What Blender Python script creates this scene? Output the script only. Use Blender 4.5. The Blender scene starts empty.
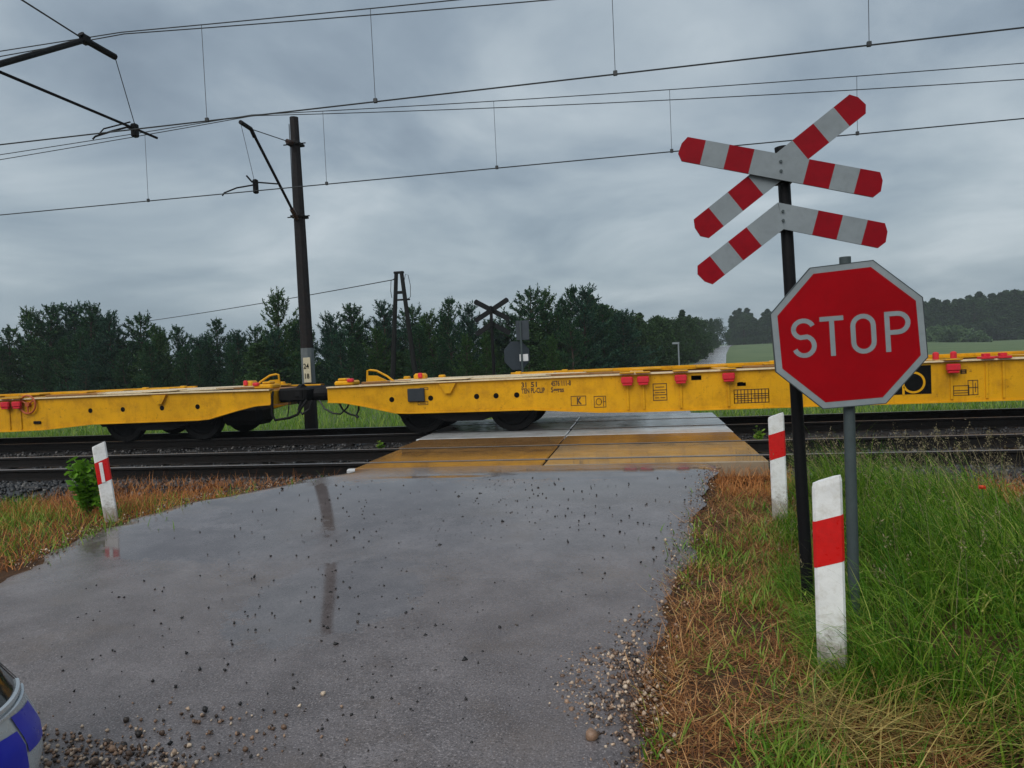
import bpy, math, random
import numpy as np
from mathutils import Vector, Matrix

rng = np.random.default_rng(11)
random.seed(5)
S = bpy.context.scene
COL = S.collection
R_ = math.radians

# ------------------------------------------------------------------ camera
FPX, CAMH = 708.8, 1.389
YAW, PITCH, ROLL = -0.181522, 0.036965, 0.046374


def cam_axes():
    cy, sy = math.cos(YAW), math.sin(YAW)
    r = Vector((cy, -sy, 0)); f0 = Vector((sy, cy, 0)); u0 = Vector((0, 0, 1))
    f = f0 * math.cos(PITCH) - u0 * math.sin(PITCH)
    u = u0 * math.cos(PITCH) + f0 * math.sin(PITCH)
    return (r * math.cos(ROLL) - u * math.sin(ROLL), u * math.cos(ROLL) + r * math.sin(ROLL), f)


AR, AU, AF = cam_axes()


def at(x, y, Y):
    """real-world point at distance Y across the tracks, measured off the photograph"""
    d = AF + AR * ((x - 512) / FPX) + AU * ((384 - y) / FPX)
    k = Y / d.y
    return Vector((d.x * k, Y, CAMH + d.z * k))


cam = bpy.data.objects.new('camera', bpy.data.cameras.new('camera'))
COL.objects.link(cam)
cam.matrix_world = Matrix(((AR.x, AU.x, -AF.x, 0), (AR.y, AU.y, -AF.y, 0), (AR.z, AU.z, -AF.z, CAMH), (0, 0, 0, 1)))
cam.data.sensor_fit = 'HORIZONTAL'
cam.data.sensor_width = 36
cam.data.lens = FPX / 1024 * 36
cam.data.clip_start = 0.05
cam.data.clip_end = 6000
S.camera = cam

# ------------------------------------------------------------------ tagging and linking


def tag(o, label=None, cat=None, group=None, kind=None):
    if label: o['label'] = label
    if cat: o['category'] = cat
    if group: o['group'] = group
    if kind: o['kind'] = kind
    return o


def empty(name, loc=(0, 0, 0), rz=0.0):
    o = bpy.data.objects.new(name, None)
    COL.objects.link(o)
    o.location = loc
    o.rotation_euler = (0, 0, rz)
    o.empty_display_size = 0.2
    return o


def link(name, me, parent=None, loc=None):
    o = bpy.data.objects.new(name, me)
    COL.objects.link(o)
    if parent is not None:
        o.parent = parent
    if loc is not None:
        o.location = loc
    return o


def copy_tree(o, parent=None):
    c = o.copy()
    COL.objects.link(c)
    if parent is not None:
        c.parent = parent
    for ch in [k for k in list(bpy.data.objects) if k.parent == o]:
        copy_tree(ch, c)
    return c


class MB:
    """collects shapes and links them as one mesh"""

    def __init__(s):
        s.v = []; s.f = []; s.m = []

    def add(s, vs, fs, m=0):
        k = len(s.v)
        s.v += [tuple(v) for v in vs]
        for f in fs:
            s.f.append(tuple(i + k for i in f)); s.m.append(m)

    def box(s, x0, x1, y0, y1, z0, z1, m=0, M=None):
        vs = [Vector((x, y, z)) for z in (z0, z1) for y in (y0, y1) for x in (x0, x1)]
        if M is not None: vs = [M @ v for v in vs]
        s.add(vs, [(0, 2, 3, 1), (4, 5, 7, 6), (0, 1, 5, 4), (2, 6, 7, 3), (0, 4, 6, 2), (1, 3, 7, 5)], m)

    def bbox(s, x0, x1, y0, y1, z0, z1, b=0.01, m=0, M=None):
        """box with chamfered edges"""
        c = Vector(((x0 + x1) / 2, (y0 + y1) / 2, (z0 + z1) / 2)); h = Vector(((x1 - x0) / 2, (y1 - y0) / 2, (z1 - z0) / 2))
        b = min(b, h.x * .9, h.y * .9, h.z * .9)
        vs = []; idx = {}
        for ax in range(3):
            for sg in (-1, 1):
                for a in (-1, 1):
                    for d in (-1, 1):
                        o1, o2 = (ax + 1) % 3, (ax + 2) % 3
                        p = [0, 0, 0]; p[ax] = sg * h[ax]; p[o1] = a * (h[o1] - b); p[o2] = d * (h[o2] - b)
                        key = [0, 0, 0]; key[ax] = sg; key[o1] = a; key[o2] = d
                        idx[(ax, tuple(key))] = len(vs); v = c + Vector(p)
                        vs.append(M @ v if M is not None else v)
        fs = []
        for ax in range(3):
            o1, o2 = (ax + 1) % 3, (ax + 2) % 3
            for sg in (-1, 1):
                def K(a, d):
                    key = [0, 0, 0]; key[ax] = sg; key[o1] = a; key[o2] = d; return idx[(ax, tuple(key))]
                q = [K(-1, -1), K(1, -1), K(1, 1), K(-1, 1)]
                fs.append(q if sg > 0 else q[::-1])
        for ax in range(3):
            o1, o2 = (ax + 1) % 3, (ax + 2) % 3
            for a in (-1, 1):
                for d in (-1, 1):
                    k0 = [0, 0, 0]; k0[o1] = a; k0[o2] = d
                    k1 = list(k0); k0[ax] = -1; k1[ax] = 1
                    fs.append((idx[(o1, tuple(k0))], idx[(o1, tuple(k1))], idx[(o2, tuple(k1))], idx[(o2, tuple(k0))]))
        for a in (-1, 1):
            for d in (-1, 1):
                for e in (-1, 1):
                    fs.append((idx[(0, (a, d, e))], idx[(1, (a, d, e))], idx[(2, (a, d, e))]))
        s.add(vs, fs, m)

    def tube(s, pts, r, n=8, m=0, caps=True):
        pts = [Vector(p) for p in pts]
        rs = r if isinstance(r, (list, tuple)) else [r] * len(pts)
        k = len(s.v); prev = None
        for i, p in enumerate(pts):
            t = (pts[min(i + 1, len(pts) - 1)] - pts[max(i - 1, 0)]).normalized()
            if prev is None:
                a = t.orthogonal().normalized()
            else:
                a = (prev - t * prev.dot(t)).normalized()
            prev = a; b = t.cross(a)
            for j in range(n):
                w = 2 * math.pi * j / n
                s.v.append(tuple(p + (a * math.cos(w) + b * math.sin(w)) * rs[i]))
        for i in range(len(pts) - 1):
            for j in range(n):
                s.f.append((k + i * n + j, k + i * n + (j + 1) % n, k + (i + 1) * n + (j + 1) % n, k + (i + 1) * n + j)); s.m.append(m)
        if caps:
            s.f.append(tuple(k + j for j in range(n))[::-1]); s.m.append(m)
            e = k + (len(pts) - 1) * n
            s.f.append(tuple(e + j for j in range(n))); s.m.append(m)

    def prism(s, poly, fn, d0, d1, m=0, mback=None):
        """poly: 2D outline; fn(a, b, d) -> 3D"""
        n = len(poly)
        s.add([fn(a, b, d0) for a, b in poly] + [fn(a, b, d1) for a, b in poly],
              [tuple(range(n))[::-1]] + [tuple(range(n, 2 * n))], m)
        k = len(s.v) - 2 * n
        if mback is not None:
            s.m[-1] = mback
        for i in range(n):
            s.f.append((k + i, k + (i + 1) % n, k + n + (i + 1) % n, k + n + i)); s.m.append(m if mback is None else mback)

    def ring(s, c, ax, r, w, d, n=24, m=0):
        """flat ring/disc in plane with normal ax"""

    def build(s, name, mats, parent=None, smooth=False, loc=None, fixn=True):
        me = bpy.data.meshes.new(name)
        me.from_pydata(s.v, [], s.f)
        mats = mats if isinstance(mats, (list, tuple)) else [mats]
        for m in mats: me.materials.append(m)
        if len(mats) > 1: me.polygons.foreach_set('material_index', s.m)
        if fixn:
            import bmesh
            bm = bmesh.new(); bm.from_mesh(me); bmesh.ops.recalc_face_normals(bm, faces=bm.faces); bm.to_mesh(me); bm.free()
        if smooth:
            me.polygons.foreach_set('use_smooth', [True] * len(me.polygons))
            try: me.set_sharp_from_angle(angle=R_(35))
            except Exception: pass
        me.update()
        return link(name, me, parent, loc)


def np_mesh(name, V, F, mat, mi=None):
    """quads or tris as numpy arrays -> mesh"""
    me = bpy.data.meshes.new(name)
    V = np.asarray(V, np.float32).reshape(-1, 3); F = np.asarray(F, np.int32)
    n, k = F.shape
    me.vertices.add(len(V)); me.vertices.foreach_set('co', V.ravel())
    me.loops.add(n * k); me.loops.foreach_set('vertex_index', F.ravel())
    me.polygons.add(n); me.polygons.foreach_set('loop_start', np.arange(0, n * k, k, dtype=np.int32))
    try: me.polygons.foreach_set('loop_total', np.full(n, k, np.int32))
    except Exception: pass
    mats = mat if isinstance(mat, (list, tuple)) else [mat]
    for m in mats: me.materials.append(m)
    if mi is not None: me.polygons.foreach_set('material_index', np.asarray(mi, np.int32))
    me.update(calc_edges=True)
    return me


# ------------------------------------------------------------------ materials


def mat(name):
    m = bpy.data.materials.new(name); m.use_nodes = True
    nt = m.node_tree
    return m, nt, nt.nodes['Principled BSDF']


def N(nt, t, **kw):
    n = nt.nodes.new(t)
    for k, v in kw.items():
        if k in n.inputs: n.inputs[k].default_value = v
        else: setattr(n, k, v)
    return n


def noise(nt, scale, detail=4, rough=.6, vec=None, coord='pos'):
    n = N(nt, 'ShaderNodeTexNoise', Scale=scale, Detail=detail, Roughness=rough)
    if vec is None:
        if coord == 'pos':
            vec = N(nt, 'ShaderNodeNewGeometry').outputs['Position']
        else:
            vec = N(nt, 'ShaderNodeTexCoord').outputs['Object']
    nt.links.new(vec, n.inputs['Vector'])
    return n.outputs['Fac']


def ramp(nt, fac, stops, interp='LINEAR'):
    n = nt.nodes.new('ShaderNodeValToRGB'); cr = n.color_ramp; cr.interpolation = interp
    while len(cr.elements) < len(stops): cr.elements.new(.5)
    for e, (p, c) in zip(cr.elements, stops):
        e.position = p
        e.color = (c, c, c, 1) if isinstance(c, (int, float)) else (*c, 1)
    nt.links.new(fac, n.inputs['Fac'])
    return n.outputs['Color']


def mix(nt, fac, a, b, mode='MIX'):
    n = nt.nodes.new('ShaderNodeMix'); n.data_type = 'RGBA'; n.blend_type = mode
    def put(sock, v):
        if isinstance(v, bpy.types.NodeSocket): nt.links.new(v, sock)
        elif isinstance(v, (int, float)): sock.default_value = v if sock.type == 'VALUE' else (v, v, v, 1)
        else: sock.default_value = (*v, 1)
    put(n.inputs[0], fac); put(n.inputs[6], a); put(n.inputs[7], b)
    return n.outputs[2]


def math_(nt, op, a, b=0.0, c=None, clamp=False):
    n = nt.nodes.new('ShaderNodeMath'); n.operation = op; n.use_clamp = clamp
    for i, v in enumerate([a, b] + ([c] if c is not None else [])):
        if isinstance(v, bpy.types.NodeSocket): nt.links.new(v, n.inputs[i])
        else: n.inputs[i].default_value = v
    return n.outputs[0]


def bump(nt, bs, h, strength=.3, dist=.01):
    b = N(nt, 'ShaderNodeBump', Strength=strength, Distance=dist)
    nt.links.new(h, b.inputs['Height']); nt.links.new(b.outputs['Normal'], bs.inputs['Normal'])


def paint(name, col, rough=.45, dirt=None, damt=.5, scale=3, metal=0, spec=.5, bumpy=0, coord='obj', fine=.12):
    """painted/solid surface with streaky wear"""
    m, nt, bs = mat(name)
    c = tuple(col)
    f1 = noise(nt, scale, 6, .65, coord=coord)
    dk = tuple(x * (1 - fine) for x in c); lt = tuple(min(1, x * (1 + fine)) for x in c)
    o = ramp(nt, f1, [(.3, dk), (.7, lt)])
    if dirt:
        f2 = noise(nt, scale * 2.7, 8, .7, coord=coord)
        o = mix(nt, ramp(nt, f2, [(.48, 0.0), (.72, damt)]), o, dirt)
    nt.links.new(o, bs.inputs['Base Color'])
    r = ramp(nt, noise(nt, scale * 5, 4, coord=coord), [(.3, max(0, rough - .12)), (.7, min(1, rough + .15))])
    nt.links.new(r, bs.inputs['Roughness'])
    bs.inputs['Metallic'].default_value = metal
    bs.inputs['Specular IOR Level'].default_value = spec
    if bumpy: bump(nt, bs, noise(nt, 60, 4, coord=coord), bumpy, .004)
    return m


def leafy(name, stops, rough=.5, trans=.3, spec=.3):
    """blades and leaves: colour varies from blade to blade"""
    m, nt, bs = mat(name)
    g = N(nt, 'ShaderNodeNewGeometry')
    c = ramp(nt, g.outputs['Random Per Island'], stops)
    nt.links.new(c, bs.inputs['Base Color'])
    bs.inputs['Roughness'].default_value = rough
    bs.inputs['Specular IOR Level'].default_value = spec
    if trans:
        tr = N(nt, 'ShaderNodeBsdfTranslucent'); nt.links.new(c, tr.inputs['Color'])
        mx = N(nt, 'ShaderNodeMixShader'); mx.inputs[0].default_value = trans
        nt.links.new(bs.outputs[0], mx.inputs[1]); nt.links.new(tr.outputs[0], mx.inputs[2])
        nt.links.new(mx.outputs[0], nt.nodes['Material Output'].inputs['Surface'])
    return m


M = {}
M['yellow'] = paint('wagon yellow paint', (.66, .325, .006), .42, (.26, .10, .008), .5, 1.3, spec=.22, fine=.12)
_m = M['yellow']; nt = _m.node_tree; bs = nt.nodes['Principled BSDF']
_src = bs.inputs['Base Color'].links[0].from_socket
_g = N(nt, 'ShaderNodeNewGeometry'); _mp = N(nt, 'ShaderNodeMapping'); _mp.inputs['Scale'].default_value = (5.5, 1, .55); nt.links.new(_g.outputs['Position'], _mp.inputs['Vector'])
_st = ramp(nt, noise(nt, 2.4, 7, .7, vec=_mp.outputs['Vector']), [(.54, 0.0), (.84, .55)])
_c = mix(nt, _st, _src, (.20, .075, .010))
_c = mix(nt, ramp(nt, noise(nt, 9, 8, .75), [(.60, 0.0), (.70, .8)]), _c, (.11, .045, .012))
nt.links.new(_c, bs.inputs['Base Color'])
M['cream'] = paint('worn pale deck steel', (.78, .62, .38), .3, (.50, .26, .06), .55, 3)
M['rust'] = paint('rusty deck steel', (.30, .14, .035), .5, (.12, .05, .02), .7, 4)
M['red'] = paint('red spigot paint', (.62, .015, .03), .4, (.25, .02, .02), .4, 8)
M['black'] = paint('sooty black steel', (.004, .004, .0045), .7, (.010, .007, .005), .5, 5, spec=.2)
M['rubber'] = paint('black rubber hose', (.008, .008, .009), .5)
M['mark'] = paint('dark stencil paint', (.07, .035, .01), .6, fine=.3)
M['markblk'] = paint('black stencil paint', (.004, .004, .004), .7, spec=.1)
M['rail'] = paint('rail steel sides', (.006, .005, .0045), .7, (.018, .009, .006), .5, 6, spec=.2)
M['railtop'] = paint('worn rail head', (.30, .29, .29), .35, (.10, .07, .05), .5, 9, metal=.8)
M['sleeper'] = paint('wet concrete sleeper', (.016, .014, .013), .6, (.008, .006, .005), .7, 5, bumpy=.4)
M['signgrey'] = paint('retroreflective grey white', (.215, .245, .26), .5, (.15, .17, .18), .5, 5, spec=.25)
M['signred'] = paint('retroreflective red', (.235, .002, .008), .5, (.15, .002, .006), .5, 5, spec=.12)
M['stopred'] = paint('stop sign red', (.285, .0012, .005), .6, (.21, .001, .004), .4, 4, spec=.08)
M['letter'] = paint('stop sign lettering white', (.225, .255, .27), .5, (.18, .20, .21), .4, 8, spec=.2)
M['galv'] = paint('galvanised steel', (.055, .072, .075), .55, (.04, .05, .05), .5, 12, spec=.3)
M['darkback'] = paint('dark weathered sign back', (.010, .012, .014), .7, (.03, .02, .012), .5, 8, spec=.15)
M['darkpost'] = paint('dark backlit steel post', (.004, .004, .005), .6, (.008, .006, .005), .4, 6, spec=.2)  # post stands against the light; its shade is put into the colour
M['postwhite'] = paint('white plastic marker post', (.80, .80, .79), .4, (.42, .38, .30), .5, 7)
_m = M['postwhite']; nt = _m.node_tree; bs = nt.nodes['Principled BSDF']; _src = bs.inputs['Base Color'].links[0].from_socket
_tc = N(nt, 'ShaderNodeTexCoord'); _sp = N(nt, 'ShaderNodeSeparateXYZ'); nt.links.new(_tc.outputs['Object'], _sp.inputs[0])
_lo = math_(nt, 'SUBTRACT', 1.0, math_(nt, 'DIVIDE', _sp.outputs['Z'], .38), clamp=True)
_mk = math_(nt, 'MULTIPLY', math_(nt, 'SUBTRACT', math_(nt, 'ADD', math_(nt, 'MULTIPLY', _lo, .75), noise(nt, 22, 7, .75, coord='obj')), .80), 5.0, clamp=True)
nt.links.new(mix(nt, math_(nt, 'MULTIPLY', _mk, .7), _src, (.20, .15, .10)), bs.inputs['Base Color'])
M['postred'] = paint('red reflective band', (.62, .008, .008), .35, (.4, .01, .01), .4, 8)
M['mast'] = paint('dark weathered mast concrete', (.013, .012, .013), .7, (.026, .017, .014), .6, 3, spec=.2, bumpy=.3)
M['plate'] = paint('cream number plate', (.50, .46, .33), .5, (.2, .17, .1), .4, 12)
M['wire'] = paint('dark copper wire', (.02, .024, .026), .5)
M['insul'] = paint('brown porcelain insulator', (.04, .018, .012), .3)
M['oldwood'] = paint('tarred pole wood', (.010, .010, .010), .85, (.02, .018, .016), .4, 6, spec=.2, bumpy=.4)
M['bark'] = paint('pine bark', (.05, .032, .022), .9, (.025, .018, .014), .6, 9)
M['silver'] = paint('silver car paint', (.50, .53, .54), .25, None, metal=.2, fine=.03)
M['blue'] = paint('blue reflective sticker', (.008, .02, .46), .35, fine=.05)
M['glass'] = paint('dark headlamp glass', (.012, .013, .015), .06, fine=.2)
M['trim'] = paint('bright trim', (.55, .58, .60), .2, metal=.6, fine=.03)
M['tyre'] = paint('tyre rubber', (.012, .012, .012), .8)
M['poppy'] = paint('poppy red', (.72, .05, .02), .5)
M['stem'] = paint('plant stem green', (.06, .11, .03), .6)

M['grass'] = leafy('tall green grass blades', [(0, (.028, .095, .006)), (.3, (.085, .220, .014)), (.65, (.190, .370, .030)), (.88, (.34, .46, .06)), (1, (.56, .48, .17))], .5, .4, .2)
M['seed'] = leafy('pale seeding grass', [(0, (.16, .15, .07)), (.5, (.27, .22, .12)), (1, (.38, .31, .19))], .6, .3)
M['straw'] = leafy('brown dead grass', [(0, (.06, .022, .007)), (.4, (.24, .092, .028)), (.75, (.46, .21, .070)), (.92, (.66, .40, .17)), (1, (.26, .32, .06))], .55, .15)
M['swath'] = leafy('mown yellow green straw', [(0, (.08, .065, .016)), (.35, (.22, .165, .042)), (.75, (.44, .31, .090)), (.9, (.56, .42, .15)), (1, (.12, .22, .03))], .55, .2)
M['rustgrass'] = leafy('orange brown dead grass', [(0, (.16, .05, .012)), (.5, (.46, .17, .042)), (1, (.62, .29, .095))], .6, .2)
M['weed'] = leafy('low green weeds', [(0, (.065, .16, .010)), (.5, (.155, .30, .025)), (1, (.30, .37, .06))], .45, .35)
M['weedbright'] = leafy('bright weed leaves', [(0, (.07, .20, .012)), (1, (.18, .38, .03))], .45, .35)
M['needle'] = leafy('pine needles', [(0, (.008, .028, .015)), (.5, (.022, .066, .031)), (.85, (.044, .105, .044)), (1, (.085, .155, .058))], .7, .3, .08)
M['needle2'] = leafy('bluish pine needles', [(0, (.008, .028, .020)), (.5, (.022, .062, .040)), (1, (.060, .125, .075))], .7, .3, .08)
M['needle3'] = leafy('fresh pine needles', [(0, (.012, .036, .010)), (.5, (.032, .082, .022)), (1, (.085, .15, .045))], .7, .3, .08)
M['leaf'] = leafy('far tree leaves', [(0, (.012, .032, .012)), (.5, (.026, .060, .020)), (1, (.055, .10, .032))], .7, .2, .1)
M['bushleaf'] = leafy('bush leaves', [(0, (.035, .075, .030)), (.5, (.060, .115, .045)), (1, (.10, .16, .06))], .6, .2)
M['stone'] = None


def stone_mat(name, stops, rough=.5):
    m, nt, bs = mat(name)
    g = N(nt, 'ShaderNodeNewGeometry')
    c = ramp(nt, g.outputs['Random Per Island'], stops)
    f = noise(nt, 90, 3)
    nt.links.new(mix(nt, 1.0, c, ramp(nt, f, [(.3, .7), (.7, 1.25)]), 'MULTIPLY'), bs.inputs['Base Color'])
    bs.inputs['Roughness'].default_value = rough
    return m


M['ballast'] = stone_mat('wet dark ballast stone', [(0, (.003, .003, .0035)), (.6, (.009, .0085, .009)), (.88, (.03, .029, .03)), (1, (.11, .10, .09))], .5)
M['pebble'] = stone_mat('gravel pebble', [(0, (.014, .010, .008)), (.35, (.10, .058, .036)), (.7, (.29, .175, .11)), (1, (.58, .46, .34))], .5)
M['crumb'] = stone_mat('dark road crumbs', [(0, (.005, .005, .006)), (.8, (.014, .012, .012)), (1, (.06, .045, .035))], .6)

# wet asphalt
m, nt, bs = mat('wet asphalt'); M['asphalt'] = m
pos = N(nt, 'ShaderNodeNewGeometry').outputs['Position']
agg = noise(nt, 95, 2, .7)
agg2 = noise(nt, 38, 4, .75)
spY = N(nt, 'ShaderNodeSeparateXYZ'); nt.links.new(pos, spY.inputs[0])
grit = math_(nt, 'SUBTRACT', 1.0, math_(nt, 'MULTIPLY', math_(nt, 'DIVIDE', math_(nt, 'SUBTRACT', spY.outputs['Y'], 2.8), 3.0, clamp=True), .75))   # coarse gritty patch nearest the camera, worn smooth towards the rails
mid = noise(nt, 3.0, 6, .65)
c = ramp(nt, mid, [(.3, (.090, .077, .078)), (.7, (.166, .147, .149))])
c = mix(nt, math_(nt, 'MULTIPLY', ramp(nt, agg, [(.57, 0.0), (.66, .85)]), grit), c, (.31, .28, .28))
c = mix(nt, math_(nt, 'MULTIPLY', ramp(nt, agg, [(.32, .85), (.43, 0.0)]), grit), c, (.022, .019, .019))
c = mix(nt, ramp(nt, agg2, [(.35, .45), (.5, 0.0)]), c, (.05, .045, .045))
c = mix(nt, ramp(nt, noise(nt, 1.3, 6, .7), [(.52, 0.0), (.75, .55)]), c, (.11, .082, .062))
sp = N(nt, 'ShaderNodeSeparateXYZ'); nt.links.new(pos, sp.inputs[0])
# standing water film: low spots where the rain has collected, broken up by noise
mp = N(nt, 'ShaderNodeMapping'); mp.inputs['Scale'].default_value = (.5, 1.2, 1); nt.links.new(pos, mp.inputs['Vector'])
pud = noise(nt, 1.3, 6, .6, vec=mp.outputs['Vector'])
film = ramp(nt, pud, [(.50, .0), (.58, 1.0)])
near = math_(nt, 'DIVIDE', math_(nt, 'SUBTRACT', sp.outputs['Y'], 3.6), 3.0, clamp=True)
film = math_(nt, 'MULTIPLY', film, math_(nt, 'MULTIPLY', near, .55))
fine_ = noise(nt, 4.5, 9, .75)
for (px_, py_, rx_, ry_) in ((-2.25, 4.72, .60, .78), (-3.0, 7.2, 1.6, 1.0), (.05, 7.6, 1.5, .55), (-4.2, 5.9, 1.1, .45), (-.6, 8.4, 2.4, .30)):
    dx_ = math_(nt, 'DIVIDE', math_(nt, 'SUBTRACT', sp.outputs['X'], px_), rx_); dy_ = math_(nt, 'DIVIDE', math_(nt, 'SUBTRACT', sp.outputs['Y'], py_), ry_)
    dd = math_(nt, 'ADD', math_(nt, 'MULTIPLY', dx_, dx_), math_(nt, 'MULTIPLY', dy_, dy_))
    dd = math_(nt, 'ADD', dd, math_(nt, 'MULTIPLY', math_(nt, 'SUBTRACT', fine_, .5), 4.0))
    film = math_(nt, 'MAXIMUM', film, math_(nt, 'MULTIPLY', math_(nt, 'SUBTRACT', 1.25, dd), 2.5, clamp=True))
damp = math_(nt, 'MULTIPLY', near, math_(nt, 'ADD', .32, math_(nt, 'MULTIPLY', pud, .55)))
wet = math_(nt, 'MAXIMUM', film, damp)
c = mix(nt, math_(nt, 'MULTIPLY', film, .30), c, (.060, .047, .042))
nt.links.new(c, bs.inputs['Base Color'])
nt.links.new(ramp(nt, wet, [(0, .42), (.5, .15), (1, .05)]), bs.inputs['Roughness'])
bs.inputs['Specular IOR Level'].default_value = .5
b = N(nt, 'ShaderNodeBump', Distance=.005)
nt.links.new(agg, b.inputs['Height'])
nt.links.new(ramp(nt, wet, [(0, .9), (.5, .14), (1, .02)]), b.inputs['Strength'])
nt.links.new(b.outputs['Normal'], bs.inputs['Normal'])


def concrete(name, c0, c1, stain, wet=.22):
    m, nt, bs = mat(name)
    g = N(nt, 'ShaderNodeNewGeometry'); mp = N(nt, 'ShaderNodeMapping'); mp.inputs['Scale'].default_value = (.35, 2.2, 1)
    nt.links.new(g.outputs['Position'], mp.inputs['Vector'])
    f = noise(nt, 2.2, 6, .65, vec=mp.outputs['Vector'])
    c = ramp(nt, f, [(.3, c0), (.7, c1)])
    c = mix(nt, ramp(nt, noise(nt, 3.5, 7, .7), [(.5, 0.0), (.75, .7)]), c, stain)
    nt.links.new(c, bs.inputs['Base Color'])
    nt.links.new(ramp(nt, noise(nt, 4, 5), [(.35, wet), (.7, wet + .13)]), bs.inputs['Roughness'])
    bump(nt, bs, noise(nt, 40, 4), .05, .003)
    return m


M['slabtan'] = concrete('muddy wet concrete with wagon reflection tint', (.17, .085, .03), (.27, .15, .06), (.11, .05, .02), .06)  # mud film plus the wagon's yellow reflection painted into the tan
M['slabtan2'] = concrete('wet concrete with fainter reflection tint', (.19, .14, .09), (.30, .24, .17), (.16, .09, .04), .06)  # greyer copy where the painted wagon reflection is weaker
M['slabgrey'] = concrete('pale wet crossing concrete', (.40, .42, .43), (.56, .57, .58), (.30, .27, .23), .07)  # base colour lightened to carry the sky's reflection on the wet slabs
M['farroad'] = concrete('pale worn asphalt', (.22, .22, .23), (.32, .32, .33), (.18, .17, .16), .18)

# ground: soil, verge, meadow, field
m, nt, bs = mat('verge and meadow ground'); M['ground'] = m
g = N(nt, 'ShaderNodeNewGeometry'); sp = N(nt, 'ShaderNodeSeparateXYZ'); nt.links.new(g.outputs['Position'], sp.inputs[0])
soil = ramp(nt, noise(nt, 9, 8, .75), [(.3, (.026, .014, .007)), (.55, (.075, .036, .016)), (.75, (.15, .08, .036))])
green = ramp(nt, noise(nt, 3.5, 8, .7), [(.3, (.045, .075, .018)), (.7, (.10, .15, .045))])
field = ramp(nt, noise(nt, .12, 6, .65), [(.3, (.070, .112, .045)), (.7, (.125, .165, .072))])
far = math_(nt, 'DIVIDE', math_(nt, 'SUBTRACT', sp.outputs['Y'], 16.6), .8, clamp=True)
c = mix(nt, far, soil, green)
c = mix(nt, math_(nt, 'DIVIDE', math_(nt, 'SUBTRACT', sp.outputs['Y'], 30.0), 30.0, clamp=True), c, field)
nt.links.new(c, bs.inputs['Base Color']); bs.inputs['Roughness'].default_value = .8
bs.inputs['Specular IOR Level'].default_value = .2
bump(nt, bs, noise(nt, 30, 6, .7), .7, .03)

# ------------------------------------------------------------------ ground heights
RL = [(-9, -5.3), (5, -5.35), (6.4, -5.6), (7.47, -5.16), (8.3, -4.32), (8.97, -3.84)]          # left edge of the asphalt (Y, X)
RR = [(-9, -.1), (2.8, -.09), (3.47, -.04), (4.4, .08), (5.7, .32), (7.29, .53), (8.0, .72), (8.97, .84)]
FARROAD = [(16.1, -1.40, 2.7), (20, -1.1, 2.3), (45, 2.4, 2.0), (80, 7.3, 1.75), (140, 14.2, 1.75), (200, 22.0, 1.75), (250, 29.8, 1.75), (330, 46, 1.75), (600, 120, 1.75)]


def interp(y, tab, k=1):
    return np.interp(y, [t[0] for t in tab], [t[k] for t in tab])


def sstep(a, b, x):
    t = np.clip((np.asarray(x, float) - a) / (b - a), 0, 1); return t * t * (3 - 2 * t)


def road_z(Y):
    return -.27 + .262 * sstep(4.2, 9.2, Y)


def terr(X, Y):
    """height of the ground sheet"""
    X = np.asarray(X, float); Y = np.asarray(Y, float)
    v = -.27 + .07 * sstep(5, 7.2, Y) - .16 * sstep(7.9, 8.6, Y) + .05 * sstep(16.4, 17.6, Y)
    v = v + .018 * np.sin(X * 3.1 + Y * 1.7) * np.cos(Y * 2.3 - X) * (Y < 8.5)
    v = v + .10 * sstep(1.2, 2.4, X) * (1 - sstep(6, 8.5, Y))             # bank under the tall grass
    inr = np.minimum(sstep(-.25, .12, X - interp(Y, RL)), sstep(-.25, .12, interp(Y, RR) - X))
    inr = np.where(Y < 8.99, inr, 0)
    z = v * (1 - inr) + (np.minimum(road_z(Y), 0) - .035) * inr
    rise = 2.45 * sstep(95, 250, Y) + 3.0 * sstep(250, 700, Y)
    z = z + rise * (1 - sstep(50, 85, X) * (1 - .75 * sstep(300, 700, Y)))
    return z


def axis(lo, hi, d0, d1, step, grow=1.25):
    a = list(np.arange(d0, d1 + 1e-6, step)); s = step
    while a[-1] < hi: s *= grow; a.append(a[-1] + s)
    s = step
    while a[0] > lo: s *= grow; a.insert(0, a[0] - s)
    return np.array(a)


gx = axis(-650, 650, -9, 6, .15, 1.16); gy = axis(-60, 640, 0, 19, .15, 1.12)
GX, GY = np.meshgrid(gx, gy)
V = np.stack([GX, GY, terr(GX, GY)], -1).reshape(-1, 3)
nx, ny = len(gx), len(gy)
I = np.arange(nx * ny).reshape(ny, nx)
F = np.stack([I[:-1, :-1], I[:-1, 1:], I[1:, 1:], I[1:, :-1]], -1).reshape(-1, 4)
me = np_mesh('ground', V, F, M['ground']); me.polygons.foreach_set('use_smooth', [True] * len(me.polygons))
tag(link('ground', me), 'brown verge soil running into green meadow beyond the tracks', 'ground', kind='structure')

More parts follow.
